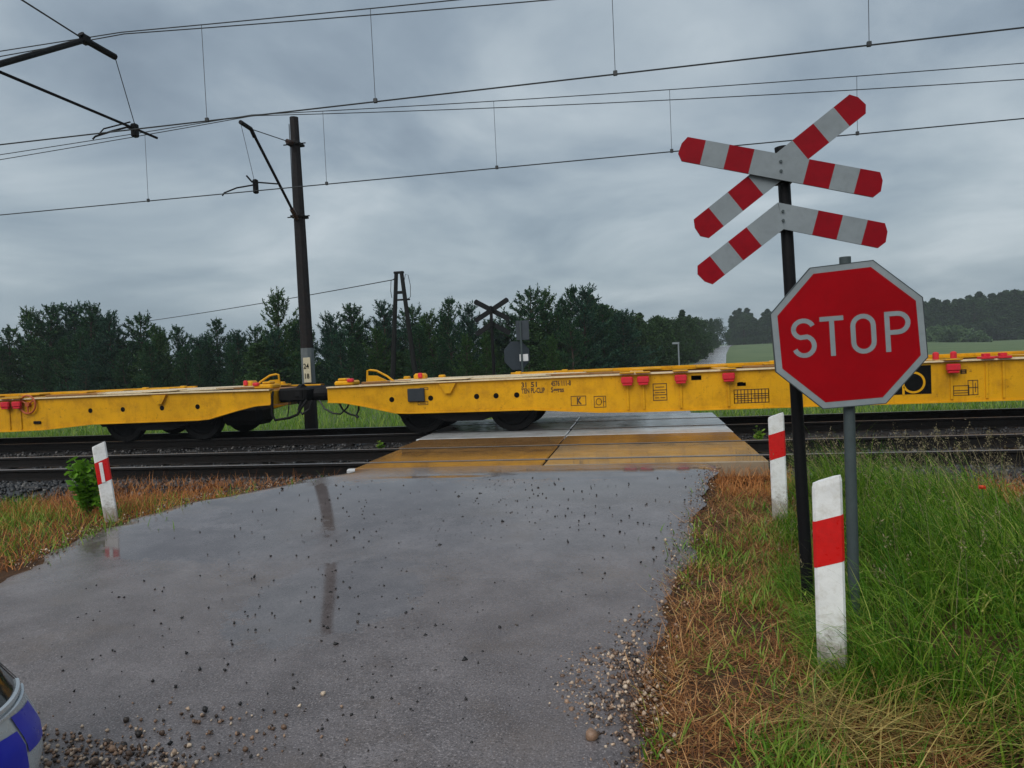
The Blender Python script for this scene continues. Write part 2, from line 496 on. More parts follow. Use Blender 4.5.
# near road: asphalt with ragged edges
ys = np.concatenate([np.arange(-9, 1.5, .5), np.arange(1.5, 8.96, .07), [8.965]])
lx = interp(ys, RL) + .05 * np.sin(ys * 5.1) + .04 * np.sin(ys * 11.7 + 1) + rng.normal(0, .018, len(ys))
rx = interp(ys, RR) + .035 * np.sin(ys * 4.3 + 2) + .02 * np.sin(ys * 9.1) + rng.normal(0, .012, len(ys))
lx[-2:] = -3.84
NT = 40
V = []
for y, a, b_ in zip(ys, lx, rx):
    t = np.linspace(0, 1, NT)
    X = a + (b_ - a) * t
    z = np.full(NT, float(road_z(y))) + .006 * np.sin(X * 1.6 + y * .7) * (y < 8.3)
    z[0] -= .035; z[-1] -= .035; z[1] -= .008; z[-2] -= .008
    V.append(np.stack([X, np.full(NT, y), np.minimum(z, -.009)], -1))
V = np.array(V); I = np.arange(len(ys) * NT).reshape(len(ys), NT)
F = np.stack([I[:-1, :-1], I[:-1, 1:], I[1:, 1:], I[1:, :-1]], -1).reshape(-1, 4)
me = np_mesh('road', V, F, M['asphalt']); me.polygons.foreach_set('use_smooth', [True] * len(me.polygons))
tag(link('road', me), 'wet grey asphalt road in front of the level crossing', 'road', kind='structure')

# far road
ys = np.concatenate([np.arange(16.0, 120, 1.5), np.arange(120, 600, 8)])
V = []
for y in ys:
    cx = float(interp(y, FARROAD)); w = float(interp(y, FARROAD, 2))
    t = np.linspace(-w, w, 7)
    z = terr(cx + t, np.full(7, y)) + .05
    if y < 19: z = z * (y - 16) / 3 + -.012 * (1 - (y - 16) / 3)
    V.append(np.stack([cx + t, np.full(7, y), z], -1))
V = np.array(V); I = np.arange(len(ys) * 7).reshape(len(ys), 7)
F = np.stack([I[:-1, :-1], I[:-1, 1:], I[1:, 1:], I[1:, :-1]], -1).reshape(-1, 4)
tag(link('road', np_mesh('road', V, F, M['farroad'])), 'pale road beyond the tracks running off past the wood', 'road', kind='structure')

# ------------------------------------------------------------------ tracks
Y1, GA, SP = 9.47, 1.505, 3.833
RAILY = [Y1, Y1 + GA, Y1 + SP, Y1 + SP + GA]
XL, XR_ = -3.86, 1.47                              # crossing slabs from .. to


def rail_profile():
    h = [(.036, 0), (.036, -.035), (.010, -.05), (.010, -.14), (.07, -.155), (.075, -.172)]
    h[0] = (.034, -.003)
    return [(.026, 0)] + h


rail_lab = ['rail of the near track closest to the road verge', 'second rail from the camera, far side of the near track',
            'third rail from the camera, under the near wheels of the wagons', 'farthest rail, under the far wheels of the yellow wagons']
for y, lab in zip(RAILY, rail_lab):
    b = MB(); hp = rail_profile()
    prof = hp + [(-a, z) for a, z in hp[::-1]]
    n = len(prof); xs = [-90, -30, 30, 90]
    k = 0
    for x in xs:
        b.v += [(x, y + a, z) for a, z in prof]
    for i in range(len(xs) - 1):
        for j in range(n):
            q = (i * n + j, i * n + (j + 1) % n, (i + 1) * n + (j + 1) % n, (i + 1) * n + j)
            b.f.append(q); b.m.append(1 if j in (n - 1, 0, n - 2) else 0)
    tag(b.build('rail', [M['rail'], M['railtop']]), 'steel ' + lab, 'rail', 'rails of the two tracks')

# sleepers that show on either side of the crossing
b = MB(); b.bbox(-.13, .13, -1.3, 1.3, -.19, 0, .02)
sl0 = b.build('sleeper', M['sleeper'])
first = True
for ty, tn in ((Y1 + GA / 2, 'near'), (Y1 + SP + GA / 2, 'far')):
    xs = [x for x in np.arange(-17.6, 9.5, .62) if x < -4.3 or x > 1.75]
    for x in xs:
        o = sl0 if first else sl0.copy()
        if not first: COL.objects.link(o)
        first = False
        o.location = (x, ty + random.uniform(-.02, .02), -.178)
        tag(o, f'dark wet sleeper half sunk in the ballast under the {tn} track', 'sleeper', f'sleepers of the {tn} track')


def rocks(n, pos, size, flat=.7, angular=False):
    """n low-poly stones; pos (n,3), size (n,)"""
    base = np.array([(1, 0, 0), (-1, 0, 0), (0, 1, 0), (0, -1, 0), (0, 0, 1), (0, 0, -1)], float)
    tri = np.array([(0, 2, 4), (2, 1, 4), (1, 3, 4), (3, 0, 4), (2, 0, 5), (1, 2, 5), (3, 1, 5), (0, 3, 5)])
    # one subdivision level gives irregular 18-vertex stones
    vs = list(map(tuple, base)); cache = {}; f2 = []

    def midp(i, j):
        k = (min(i, j), max(i, j))
        if k not in cache:
            v = (np.array(vs[i]) + np.array(vs[j])); v = v / np.linalg.norm(v) * .93
            cache[k] = len(vs); vs.append(tuple(v))
        return cache[k]
    for a, b_, c_ in tri:
        ab, bc, ca = midp(a, b_), midp(b_, c_), midp(c_, a)
        f2 += [(a, ab, ca), (ab, b_, bc), (ca, bc, c_), (ab, bc, ca)]
    if angular: vs, f2 = vs[:6], tri
    B = np.array(vs); T = np.array(f2); nv = len(B)
    P = B[None] * rng.uniform(.72 if not angular else .75, 1.15 if not angular else 1.45, (n, nv, 1)) + (rng.normal(0, .28, (n, nv, 3)) if angular else 0) * rng.uniform(.6, 1.15, (n, 1, 3)) * np.array([1, 1, flat])
    ang = rng.uniform(0, 6.28, n); ca, sa = np.cos(ang), np.sin(ang)
    Rm = np.zeros((n, 3, 3)); Rm[:, 0, 0] = ca; Rm[:, 0, 1] = -sa; Rm[:, 1, 0] = sa; Rm[:, 1, 1] = ca; Rm[:, 2, 2] = 1
    tl = rng.normal(0, .35, n); ct, st = np.cos(tl), np.sin(tl)
    Rx = np.zeros((n, 3, 3)); Rx[:, 0, 0] = 1; Rx[:, 1, 1] = ct; Rx[:, 1, 2] = -st; Rx[:, 2, 1] = st; Rx[:, 2, 2] = ct
    P = np.einsum('nij,nvj->nvi', Rx, P); P = np.einsum('nij,nvj->nvi', Rm, P)
    V = P * np.asarray(size).reshape(n, 1, 1) + np.asarray(pos).reshape(n, 1, 3)
    Fc = (T[None] + (np.arange(n) * nv)[:, None, None]).reshape(-1, 3)
    return V.reshape(-1, 3), Fc


def bal_z(X, Y):
    return -.40 + .205 * sstep(7.9, 8.85, Y) * (1 - sstep(16.2, 17.2, Y))


# ballast: bed plus loose stones, left and right of the crossing
Vs, Fs, off = [], [], 0
for x0, x1 in ((-90, -4.0), (1.62, 90)):
    near0, near1 = (max(x0, -20), x1) if x1 < 0 else (x0, 12)
    bx = np.unique(np.concatenate([np.linspace(x0, near0, 6), np.arange(near0, near1, .2), np.linspace(near1, x1, 6)]))
    by = np.arange(7.9, 17.31, .2)
    A, B_ = np.meshgrid(bx, by)
    Z = bal_z(A, B_) + rng.normal(0, .012, A.shape)
    V = np.stack([A, B_, Z], -1).reshape(-1, 3); I = np.arange(len(V)).reshape(A.shape)
    q = np.stack([I[:-1, :-1], I[:-1, 1:], I[1:, 1:], I[1:, :-1]], -1).reshape(-1, 4)
    q = np.concatenate([q[:, [0, 1, 2]], q[:, [0, 2, 3]]])
    Vs.append(V); Fs.append(q + off); off += len(V)
    n = 9000 if x1 < 0 else 7000
    px = rng.uniform(near0, near1, n); py = np.where(rng.random(n) < .5, rng.uniform(7.95, 9.42, n), rng.uniform(9.5, 17.2, n))
    ok = np.ones(n, bool)
    for ry in RAILY: ok &= np.abs(py - ry) > .09
    px, py = px[ok], py[ok]; n = len(px)
    sz = rng.uniform(.018, .042, n)
    V, T = rocks(n, np.stack([px, py, bal_z(px, py) + sz * .35], -1), sz)
    Vs.append(V); Fs.append(T + off); off += len(V)
tag(link('ballast', np_mesh('ballast', np.concatenate(Vs), np.concatenate(Fs), M['ballast'])),
    'dark wet ballast stones bedding both tracks', 'ballast', kind='stuff')

# crossing slabs
rows = [(8.972, Y1 - .055, 'slabtan', 'before the first rail'),
        (Y1 + .085, Y1 + GA - .085, 'slabtan', 'between the rails of the near track'),
        (Y1 + GA + .055, 12.20, 'slabtan', 'just beyond the near track'),
        (12.23, Y1 + SP - .055, 'slabgrey', 'just before the far track'),
        (Y1 + SP + .085, Y1 + SP + GA - .085, 'slabgrey', 'between the rails of the far track'),
        (Y1 + SP + GA + .055, 15.95, 'slabgrey', 'beyond the last rail')]
for y0, y1, mn, where in rows:
    k = (y0 - 8.97) / 7
    for x0, x1, side in ((XL - .42 * k, -1.312 - .1 * k, 'left'), (-1.288 - .1 * k, XR_ + .02 * math.sin(y0), 'right')):
        b = MB(); b.bbox(x0, x1, y0, y1, -.2, -.004, .012)
        colr = 'tan muddy and reflection-tinted' if mn == 'slabtan' else 'pale grey'
        mm = 'slabtan2' if (mn == 'slabtan' and side == 'right' and y1 < 11) else mn
        tag(b.build('crossing_slab', M[mm]), f'{colr} concrete crossing slab {where}, {side} half of the roadway', 'concrete slab', 'crossing slabs between the rails')
b = MB(); b.bbox(-4.03, -3.88, 9.08, 9.18, -.2, -.03, .02)
tag(b.build('concrete_block', M['slabgrey']), 'small pale concrete block at the left end of the crossing slabs', 'block')

# ------------------------------------------------------------------ wagons
YN, YF = Y1 + SP + GA / 2 - 1.2, Y1 + SP + GA / 2 + 1.2
YC = (YN + YF) / 2
LOW = [(0, .70), (.32, .685), (.75, .60), (1.35, .455), (1.6, .44), (4.0, .43), (5.2, .345), (6, .33), (19, .33), (20, .345), (21.2, .43), (23.6, .44), (24.0, .455), (24.6, .60), (25, .685), (25.3, .70)]
TOPZ = [(0, .965), (2, .985), (24, .985), (25.3, .965)]
LEN = 25.3
FONT = bpy.data.curves.new('lettering', 'FONT')


def text_mesh(s, size, bold=0.0):
    cu = bpy.data.curves.new('t', 'FONT'); cu.body = s; cu.size = size; cu.offset = bold; cu.resolution_u = 2
    o = bpy.data.objects.new('t', cu); COL.objects.link(o)
    dg = bpy.context.evaluated_depsgraph_get()
    me = bpy.data.meshes.new_from_object(o.evaluated_get(dg))
    bpy.data.objects.remove(o)
    return me


def lines_mesh(segs, w, y):
    b = MB()
    for (x0, z0, x1, z1) in segs:
        d = Vector((x1 - x0, 0, z1 - z0)).normalized(); n = Vector((-d.z, 0, d.x)) * w / 2
        p, q = Vector((x0, y, z0)) - d * w / 2, Vector((x1, y, z1)) + d * w / 2
        b.add([p - n, q - n, q + n, p + n], [(0, 1, 2, 3)])
    return b


def wagon(x0, s, label, extras):
    root = empty('container_wagon', (x0, YC, 0))
    tag(root, label, 'railway wagon', 'yellow container wagons')

    def P(u, y, z): return Vector((s * u, y - YC, z))

    def ubox(b, u0, u1, y0, y1, z0, z1, m=0, bev=.006):
        a, c_ = sorted((s * u0, s * u1)); b.bbox(a, c_, y0 - YC, y1 - YC, z0, z1, bev, m)
    for y0, y1 in ((YN, YN + .014), (YF - .014, YF)):
        b = MB(); us = sorted(set([l[0] for l in LOW] + [t[0] for t in TOPZ]))
        poly = [(u, float(np.interp(u, [l[0] for l in LOW], [l[1] for l in LOW]))) for u in us]
        poly += [(u, float(np.interp(u, [l[0] for l in TOPZ], [l[1] for l in TOPZ]))) for u in us[::-1]]
        b.prism(poly, lambda a, z, d: P(a, d, z), y0, y1)
        near = y0 == YN
        # bottom flange follows the lower edge
        for (ua, za), (ub, zb) in zip(LOW[:-1], LOW[1:]):
            ya, yb = (YN - .03, YN + .12) if near else (YF - .12, YF + .03)
            b.add([P(ua, ya, za - .001), P(ub, ya, zb - .001), P(ub, yb, zb - .001), P(ua, yb, za - .001),
                   P(ua, ya, za - .02), P(ub, ya, zb - .02), P(ub, yb, zb - .02), P(ua, yb, za - .02)],
                  [(0, 1, 2, 3), (4, 7, 6, 5), (0, 4, 5, 1), (3, 2, 6, 7)])
        sill = b.build('side_sill', M['yellow'], root)
        # pale worn top flange
        b = MB()
        for (ua, za), (ub, zb) in zip(TOPZ[:-1], TOPZ[1:]):
            ya, yb = (YN - .045, YN + .16) if near else (YF - .16, YF + .045)
            b.add([P(ua, ya, za + .002), P(ub, ya, zb + .002), P(ub, yb, zb + .002), P(ua, yb, za + .002),
                   P(ua, ya, za + .026), P(ub, ya, zb + .026), P(ub, yb, zb + .026), P(ua, yb, za + .026)],
                  [(0, 3, 2, 1), (4, 5, 6, 7), (0, 1, 5, 4), (3, 7, 6, 2)])
        b.build('top_flange', M['cream'] if near else M['yellow'], root)
        # stiffener ribs
        for u in (5.74, 6.02, 6.67, 7.48, 9.2, 11.04, 11.57, 11.82, 14.5, 17.0, 18.0, 19.3):
            b = MB(); ya, yb = (YN - .024, YN - .002) if near else (YF + .002, YF + .024)
            ubox(b, u - .02, u + .02, ya, yb, .36, .955)
            b.build('stiffener', M['yellow'], sill)
    # lightening holes
    for u in extras['holes']:
        b = MB(); b.tube([P(u, YN - .004, .70), P(u, YN - .0015, .70)], .05, 16)
        b.build('hole', M['markblk'], root)
    # gusset lugs under the top flange
    for u in (2.42, 22.9):
        b = MB(); poly = [(u - .16, .965), (u + .16, .965), (u + .1, .86), (u + .05, .78), (u - .05, .78), (u - .1, .86)]
        b.prism(poly, lambda a, z, d: P(a, d, z), YN - .06, YN - .002)
        b.build('gusset', M['yellow'], root)
    # red container spigots hanging at the sill
    for u in (5.74, 6.02, 6.67, 7.48, 11.04, 17.4, 19.3):
        b = MB()
        a0, a1 = u - .105, u + .105
        b.bbox(min(s * a0, s * a1), max(s * a0, s * a1), YN - .13 - YC, YN - .05 - YC, .835, .955, .02)
        b.bbox(min(s * (u - .085), s * (u + .085)), max(s * (u - .085), s * (u + .085)), YN - .12 - YC, YN - .048 - YC, .80, .836, .01)
        sp_ = b.build('spigot', M['red'], root)
        b = MB(); ubox(b, u - .13, u + .13, YN - .15, YN + .1, 1.014, 1.036)
        b.build('spigot_plate', M['yellow'], sp_)
    for u in (11.57, 11.82, 16.0):
        b = MB(); ubox(b, u - .10, u + .10, YN - .09, YN + .10, 1.012, 1.05); ubox(b, u - .05, u + .05, YN - .04, YN + .06, 1.05, 1.10)
        b.build('folded_spigot', M['red'], root)
    for u in (11.0, 11.28):
        b = MB(); b.tube([P(u, YN + .5, 1.02), P(u, YN + .5, 1.13)], .05, 10); b.tube([P(u, YN + .5, 1.13), P(u, YN + .5, 1.15)], [.05, .02], 10)
        b.build('folded_spigot', M['red'], root)
    # spine and cross members
    b = MB(); ubox(b, .05, LEN - .05, YC - .3, YC + .3, .62, .98)
    b.build('centre_beam', M['rust'], root)
    for u in (2.4, 5.9, 7.5, 9.2, 11.1, 13.0, 14.5, 17.2, 19.3, 22.9):
        b = MB(); ubox(b, u - .13, u + .13, YN + .165, YF - .165, .80, 1.012)
        b.build('cross_beam', M['yellow'], root)
    # bolster plates over the bogies, pale and wet
    for uc in (2.7, LEN - 2.7):
        b = MB(); poly = [(uc - 1.9, .45), (uc - 1.3, .95), (uc + 1.1, 1.0), (uc + 2.2, .35), (uc + 2.2, -.35), (uc + 1.1, -1.0), (uc - 1.3, -.95), (uc - 1.9, -.45)]
        b.prism(poly, lambda a, c_, d: P(a, YC + c_, d), 1.018, 1.034)
        b.build('bolster_plate', M['cream'], root)
        b = MB(); ubox(b, uc - .55, uc + .1, YN - .05, YN + .5, 1.030, 1.052); b.build('bolster_plate', M['cream'], root)
    # deck tread strips on the far side
    for u in (3.9, 5.1, 6.1, 7.4):
        b = MB(); ubox(b, u - .3, u + .3, YF - .5, YF - .18, 1.014, 1.05)
        b.build('tread_plate', M['yellow'], root)
    for u in (.9, 1.7, 3.4, 4.4, 8.6, 9.9):
        b = MB(); ubox(b, u - .07, u + .07, YF - .32, YF - .2, 1.014, 1.09, 0, .02); ubox(b, u - .18, u + .18, YF - .36, YF - .16, 1.012, 1.035)
        b.build('deck_lug', M['yellow'], root)
    for u0, u1 in ((.5, 1.5), (4.2, 5.6), (7.8, 9.0)):
        b = MB(); ubox(b, u0, u1, YN + .5, YN + .62, 1.0, 1.045); b.build('deck_bar', M['rust'], root)
    # raised rail along the far edge
    b = MB(); ubox(b, 3.2, LEN - 3.2, YF - .1, YF - .01, 1.012, 1.068); b.build('far_rim', M['yellow'], root)
    # end sill
    for ue in (.03, LEN - .03):
        b = MB(); ubox(b, ue - .03, ue + .03, YN + .016, YF - .016, .68, .96)
        b.build('end_sill', M['yellow'], root)
    # end brackets with handrails and red latches
    b = MB(); ubox(b, .06, .46, YN + .18, YN + .55, .99, 1.09, 0, .03); ubox(b, .12, .3, YN + .22, YN + .45, 1.09, 1.14, 0, .02)
    br = b.build('end_bracket', M['yellow'], root)
    b = MB(); ubox(b, .34, .47, YN + .14, YN + .24, 1.06, 1.13, 0, .02); b.build('latch', M['red'], br)
    b = MB(); poly = [(.38, 1.0), (.40, 1.26), (.46, 1.27), (.60, 1.25), (.82, 1.13), (.92, 1.05), (1.0, 1.0)]
    pts = [P(u, YC - .1, z) for u, z in poly]
    b.tube(pts, .022, 8)
    b.prism([(.40, 1.0), (.41, 1.16), (.60, 1.15), (.9, 1.0)], lambda a, z, d: P(a, d, z), YC - .115, YC - .085)
    b.build('end_handrail', M['yellow'], root)
    b = MB(); ubox(b, 1.25, 1.5, YC + .3, YC + .55, 1.0, 1.15, 0, .04); br = b.build('end_bracket', M['yellow'], root)
    b = MB(); ubox(b, 1.36, 1.46, YC + .26, YC + .31, 1.05, 1.16, 0, .02); b.build('latch', M['red'], br)
    # bogies
    for uc in (2.67, LEN - 2.67):
        g_ = empty('bogie', P(uc, YC, 0)); g_.parent = root
        b = MB()
        for yy in (-1.0, 1.0):
            pr = [(-1.42, .50), (-1.32, .58), (-.5, .56), (.5, .56), (1.32, .58), (1.42, .50), (1.25, .34), (.62, .32), (.35, .24), (-.35, .24), (-.62, .32), (-1.25, .34)]
            b.prism([(s * a, z) for a, z in pr], lambda a, z, d: Vector((a, d, z)), yy - .06, yy + .06)
        b.bbox(-.25, .25, -1.0, 1.0, .36, .6, .03)
        b.build('bogie_frame', M['black'], g_)
        for du in (-.9, .9):
            for yy in (-.7525, .7525):
                b = MB(); sg = 1 if yy > 0 else -1
                prof = [(.475, -.035), (.475, .0), (.46, .01), (.455, .10), (.36, .10), (.33, .06), (.14, .06), (.12, .11), (.0, .11)]
                k0 = len(b.v); nn = 40
                prof2 = [(0, -.04)] + prof
                for (rr, dy) in prof2:
                    for j in range(nn):
                        w = 2 * math.pi * j / nn
                        b.v.append((du + max(rr, .001) * math.cos(w), yy + sg * dy, .462 + max(rr, .001) * math.sin(w)))
                for i in range(len(prof2) - 1):
                    for j in range(nn):
                        b.f.append((i * nn + j, i * nn + (j + 1) % nn, (i + 1) * nn + (j + 1) % nn, (i + 1) * nn + j)); b.m.append(0)
                b.build('wheel', M['black'], g_, smooth=True)
            b = MB(); b.tube([(du, -.72, .462), (du, .72, .462)], .085, 12); b.build('axle', M['black'], g_)
            for sg in (-1, 1):
                b = MB(); b.bbox(du - .17, du + .17, min(sg * 1.065, sg * 1.16), max(sg * 1.065, sg * 1.16), .36, .58, .03); b.build('axle_box', M['black'], g_)
    # brake gear under the middle
    b = MB(); ubox(b, 5.5, 7.4, YC - .7, YC - .35, .36, .58); b.tube([P(3.9, YC - .5, .42), P(5.5, YC - .5, .45)], .03)
    b.build('underframe_block', M['black'], root)
    return root, P, ubox


HOLES_R = [1.30, 2.07, 2.96, 3.33, 3.72, 22.0, 22.9]
HOLES_L = [1.6, 2.4, 3.3, 4.06, 21.5, 22.4]
XW1, XW2 = -6.0, -7.2
rw, PR, ubr = wagon(XW1, 1, 'long yellow container wagon on the right with dark lettering and a black logo panel', {'holes': HOLES_R})
lw, PL, ubl = wagon(XW2, -1, 'yellow container wagon at the left edge with a red handwheel on its side', {'holes': HOLES_L})

# right wagon: dark box, stencils, logo, couplings
b = MB(); ubr(b, 1.63, 1.96, YN - .05, YN - .002, .645, .895, 0, .012); b.build('equipment_box', paint('dark blue grey box', (.02, .026, .032), .5), rw)


def stencil(txt, x, y, hpx, width=None, mt='mark', bold=.004):
    """lettering on the near sill, where the photograph has it"""
    p = at(x, y, YN - .003)
    size = hpx / FPX * 12.9 / .70
    me = text_mesh(txt, size, bold)
    me.materials.clear(); me.materials.append(M[mt])
    co = np.array([v.co[:] for v in me.vertices])
    k = 1.0
    if width:
        q = at(x + width, y, YN - .003); k = (q.x - p.x) / max(co[:, 0].max() - co[:, 0].min(), 1e-4)
    x_0 = co[:, 0].min()
    for v in me.vertices:
        v.co = Vector((p.x + (v.co.x - x_0) * k - rw.location.x, p.y - YC, p.z + v.co.y))
    o = link('lettering', me, rw)
    return o


stencil('31', 521.5, 387.5, 5.0, 5); stencil('51', 531, 387, 5.0, 6)
stencil('TEN', 521.5, 393.5, 5.0, 8); stencil('PL-CLIP', 531, 393, 5.0, 14)
stencil('4576 111-8', 551, 386, 5.0, 20); stencil('Sggrss', 551, 392.3, 5.0, 13)
stencil('K', 577, 404, 6.5, 5, 'mark', .008)


def framed(x0, y0, x1, y1, extra=(), w=.012, mt='mark'):
    a = at(x0, y0, YN - .003); c_ = at(x1, y1, YN - .003)
    X0, X1, Z1, Z0 = a.x - XW1, c_.x - XW1, a.z, c_.z
    sg = [(X0, Z0, X1, Z0), (X0, Z1, X1, Z1), (X0, Z0, X0, Z1), (X1, Z0, X1, Z1)]
    for (p0, q0, p1, q1) in extra:
        sg.append((X0 + p0 * (X1 - X0), Z0 + q0 * (Z1 - Z0), X0 + p1 * (X1 - X0), Z0 + q1 * (Z1 - Z0)))
    lines_mesh(sg, w, YN - .003 - YC).build('stencil_panel', M[mt], rw, fixn=False)


framed(571, 396.5, 586, 405)
circ = [(.4 + .24 * math.cos(t), .5 + .3 * math.sin(t), .4 + .24 * math.cos(t + .5), .5 + .3 * math.sin(t + .5)) for t in np.arange(0, 6.3, .5)]
framed(594, 396.5, 606, 407, circ + [(.8, .1, .8, .9), (.8, .5, 1, .5)])
framed(653, 384, 667, 400, [(0, .62, 1, .62), (0, .33, 1, .33), (.15, .47, .45, .47), (.55, .47, .85, .47), (.2, .8, .8, .8), (.15, .15, .4, .15), (.55, .15, .85, .15)], .014)
ex = [(t, 0, t, 1) for t in np.linspace(0, 1, 11)] + [(0, .33, 1, .33), (0, .66, 1, .66), (.05, .5, .42, .5), (.55, .5, .97, .5), (.1, .16, .5, .16)]
framed(734, 390, 769, 402, ex, .014)
framed(692, 376.5, 700.5, 379, [(0, .3, 1, .3), (0, .6, 1, .6), (0, .8, 1, .8)], .03, 'markblk')
framed(738, 383.5, 745, 385, [(.0, .5, 1, .5), (.2, 1.3, .6, 1.3)], .03, 'markblk')
framed(953.5, 386, 969, 395, [(0, .5, 1, .5), (0, .25, 1, .25)])
framed(968, 380.5, 978, 394.5, [(0, .5, 1, .5), (.5, 0, .5, 1), (.75, .2, .75, .8)])
framed(961, 370, 966, 373, [(0, .5, 1, .5)], .02)
framed(418, 402, 428, 404.5, [(.2, .5, .8, .5)]); framed(420, 388, 428, 389.5)
a = at(862, 366, YN - .003); c_ = at(931.5, 393.5, YN - .003)
b = MB(); b.box(a.x - XW1, c_.x - XW1, YN - .006 - YC, YN - .0015 - YC, c_.z + .0, a.z - .03)
b.build('logo_panel', M['markblk'], rw)


def stroke2d(pts, w, closed=False):
    """flat ribbon along 2D points; returns quads as vertex/face lists"""
    pts = [Vector((p[0], p[1])) for p in pts]; n = len(pts); L = []
    for i, p in enumerate(pts):
        if closed: t = pts[(i + 1) % n] - pts[i - 1]
        else: t = pts[min(i + 1, n - 1)] - pts[max(i - 1, 0)]
        t.normalize(); nn = Vector((-t.y, t.x)) * w / 2
        L += [p - nn, p + nn]
    m_ = n if closed else n - 1
    F_ = [(2 * i, (2 * i + 2) % (2 * n), (2 * i + 3) % (2 * n), 2 * i + 1) for i in range(m_)]
    return L, F_


# hand-drawn round letters of the logo, only the last one clears the stop sign
pc = at(913.5, 382.5, YN - .003); px_ = 12.9 / FPX
b = MB()
for dx, pts in ((0, [(-.16, -.20), (-.16, .0)]), (0, [(-.15 + .0, -.06)] + [(.165 * math.cos(t), .165 * math.sin(t)) for t in np.linspace(-2.4, 2.5, 22)]),
                (-.32, [(0, -.15), (0, .13)])):
    L, F_ = stroke2d(pts, .036)
    b.add([(pc.x + dx + p.x - XW1, YN - .009 - YC, pc.z + p.y) for p in L], F_)
b.build('logo_letter', M['yellow'], rw, fixn=False)

# couplings, buffers and hoses between the wagons (belong to the wagon they hang on)
b = MB(); ubr(b, -.62, -.02, YC - .55, YC + .35, .70, .965, 0, .03); ubr(b, -.70, -.58, YN + .25, YN + .75, .73, .98, 0, .04)
b.tube([PR(-.45, YN + .45, .85), PR(0, YN + .45, .85)], .13, 14); b.build('coupler', M['black'], rw)
b = MB(); ubl(b, -.60, -.02, YN + .25, YC + .3, .71, .985, 0, .04); b.tube([PL(-.40, YN + .45, .84), PL(0, YN + .45, .84)], .13, 14)
b.tube([PL(-.40, YN + .45, .84), PL(-.48, YN + .45, .84)], .21, 18); b.build('coupler', M['black'], lw)
b = MB()
b.tube([PR(-.32, YN + .3, .72), PR(-.2, YN + .25, .56), PR(0, YN + .2, .46), PR(.15, YN + .22, .44), PR(.28, YN + .25, .56), PR(.35, YN + .25, .70)], .018, 8)
b.tube([PR(.08, YN + .3, .68), PR(.2, YN + .25, .50), PR(.35, YN + .2, .43), PR(.48, YN + .2, .40), PR(.52, YN + .25, .52), PR(.5, YN + .3, .68)], .02, 8)
b.tube([PR(.48, YN + .2, .40), PR(.52, YN + .2, .36)], .03, 8)
b.build('brake_hose', M['rubber'], rw)
b = MB()
b.tube([PL(.0, YN + .1, .93), PL(-.03, YN + .02, .86), PL(-.02, YN - .02, .5), PL(-.08, YN - .02, .38), PL(-.36, YN + .0, .41), PL(-.52, YN + .06, .47), PL(-.6, YN + .1, .62), PL(-.66, YN + .2, .74)], .027, 8)
b.tube([PL(-.34, YN + .1, .75), PL(-.33, YN + .02, .42)], .012, 8)
b.build('uncoupling_lever', M['black'], lw)
b = MB(); b.tube([PL(-.50, YN + .3, .74), PL(-.42, YN + .3, .55), PL(-.5, YN + .3, .46), PL(-.66, YN + .3, .55), PL(-.72, YN + .3, .72)], .025, 8)
b.build('brake_hose', M['rubber'], lw)
b = MB(); ubl(b, .45, 1.35, YN + .35, YN + 1.0, .26, .66, 0, .1); b.build('underframe_block', M['black'], lw)  # plain black block below the sill end, not a known part
# red handwheel on the left wagon
hp = at(28, 404.5, YN - .04)
b = MB(); hw = Vector((hp.x - XW2, YN - .05 - YC, hp.z))
b.tube([hw + Vector((.19 * math.cos(t), 0, .19 * math.sin(t))) for t in np.linspace(0, 2 * math.pi, 25)], .02, 8, caps=False)
for t in (.5, 2.6, 4.7): b.tube([hw, hw + Vector((.19 * math.cos(t), 0, .19 * math.sin(t)))], .016, 6)
b.tube([hw + Vector((0, -.02, 0)), hw + Vector((0, .05, 0))], .05, 10)
b.build('handwheel', paint('worn orange red', (.42, .08, .02), .5, (.3, .12, .02), .5, 8), lw)
p = at(37, 422.5, YN - .02)
b = MB(); b.bbox(p.x - XW2 - .09, p.x - XW2 + .09, YN - .03 - YC, YN - .002 - YC, p.z - .03, p.z + .03, .01); b.build('release_plate', M['black'], lw)

# ------------------------------------------------------------------ overhead line
YT1, YT2 = Y1 + GA / 2, Y1 + SP + GA / 2


def overhead(y, zc, zm, xs_drop, spec, label, drop2=()):
    root = empty('overhead_line', (-7.9, y, 0)); tag(root, label, 'overhead line', 'overhead wires of the two tracks')
    L = lambda v: Vector(v) - Vector((-7.9, y, 0))
    b = MB(); b.tube([L((x, y + .12 * math.sin(x / 20), zc)) for x in np.linspace(-68, 52, 41)], .011, 6); b.build('contact_wire', M['wire'], root)
    fns = []
    for dy, left, right in spec:
        def zf(x, left=left, right=right):
            t = (x + 7.9) / 60 if x > -7.9 else (-7.9 - x) / 60
            sag = right if x > -7.9 else left
            return zm - sag * 4 * t * (1 - t)
        xs = np.concatenate([np.linspace(-67.9, -7.9, 41), np.linspace(-7.9, 52.1, 41)[1:]])
        b = MB(); b.tube([L((x, y + dy, zf(x))) for x in xs], .0085, 6); b.build('messenger_wire', M['wire'], root)
        fns.append(zf)
    for x in xs_drop:
        b = MB(); b.tube([L((x, y + .12 * math.sin(x / 20), zc)), L((x, y + spec[0][0], fns[0](x)))], .0045, 5)
        b.bbox(*(x + 7.9 + np.array([-.03, .03])), -.02 + .12 * math.sin(x / 20), .02 + .12 * math.sin(x / 20), zc - .02, zc + .05, .008)
        b.build('dropper', M['wire'], root)
    return root


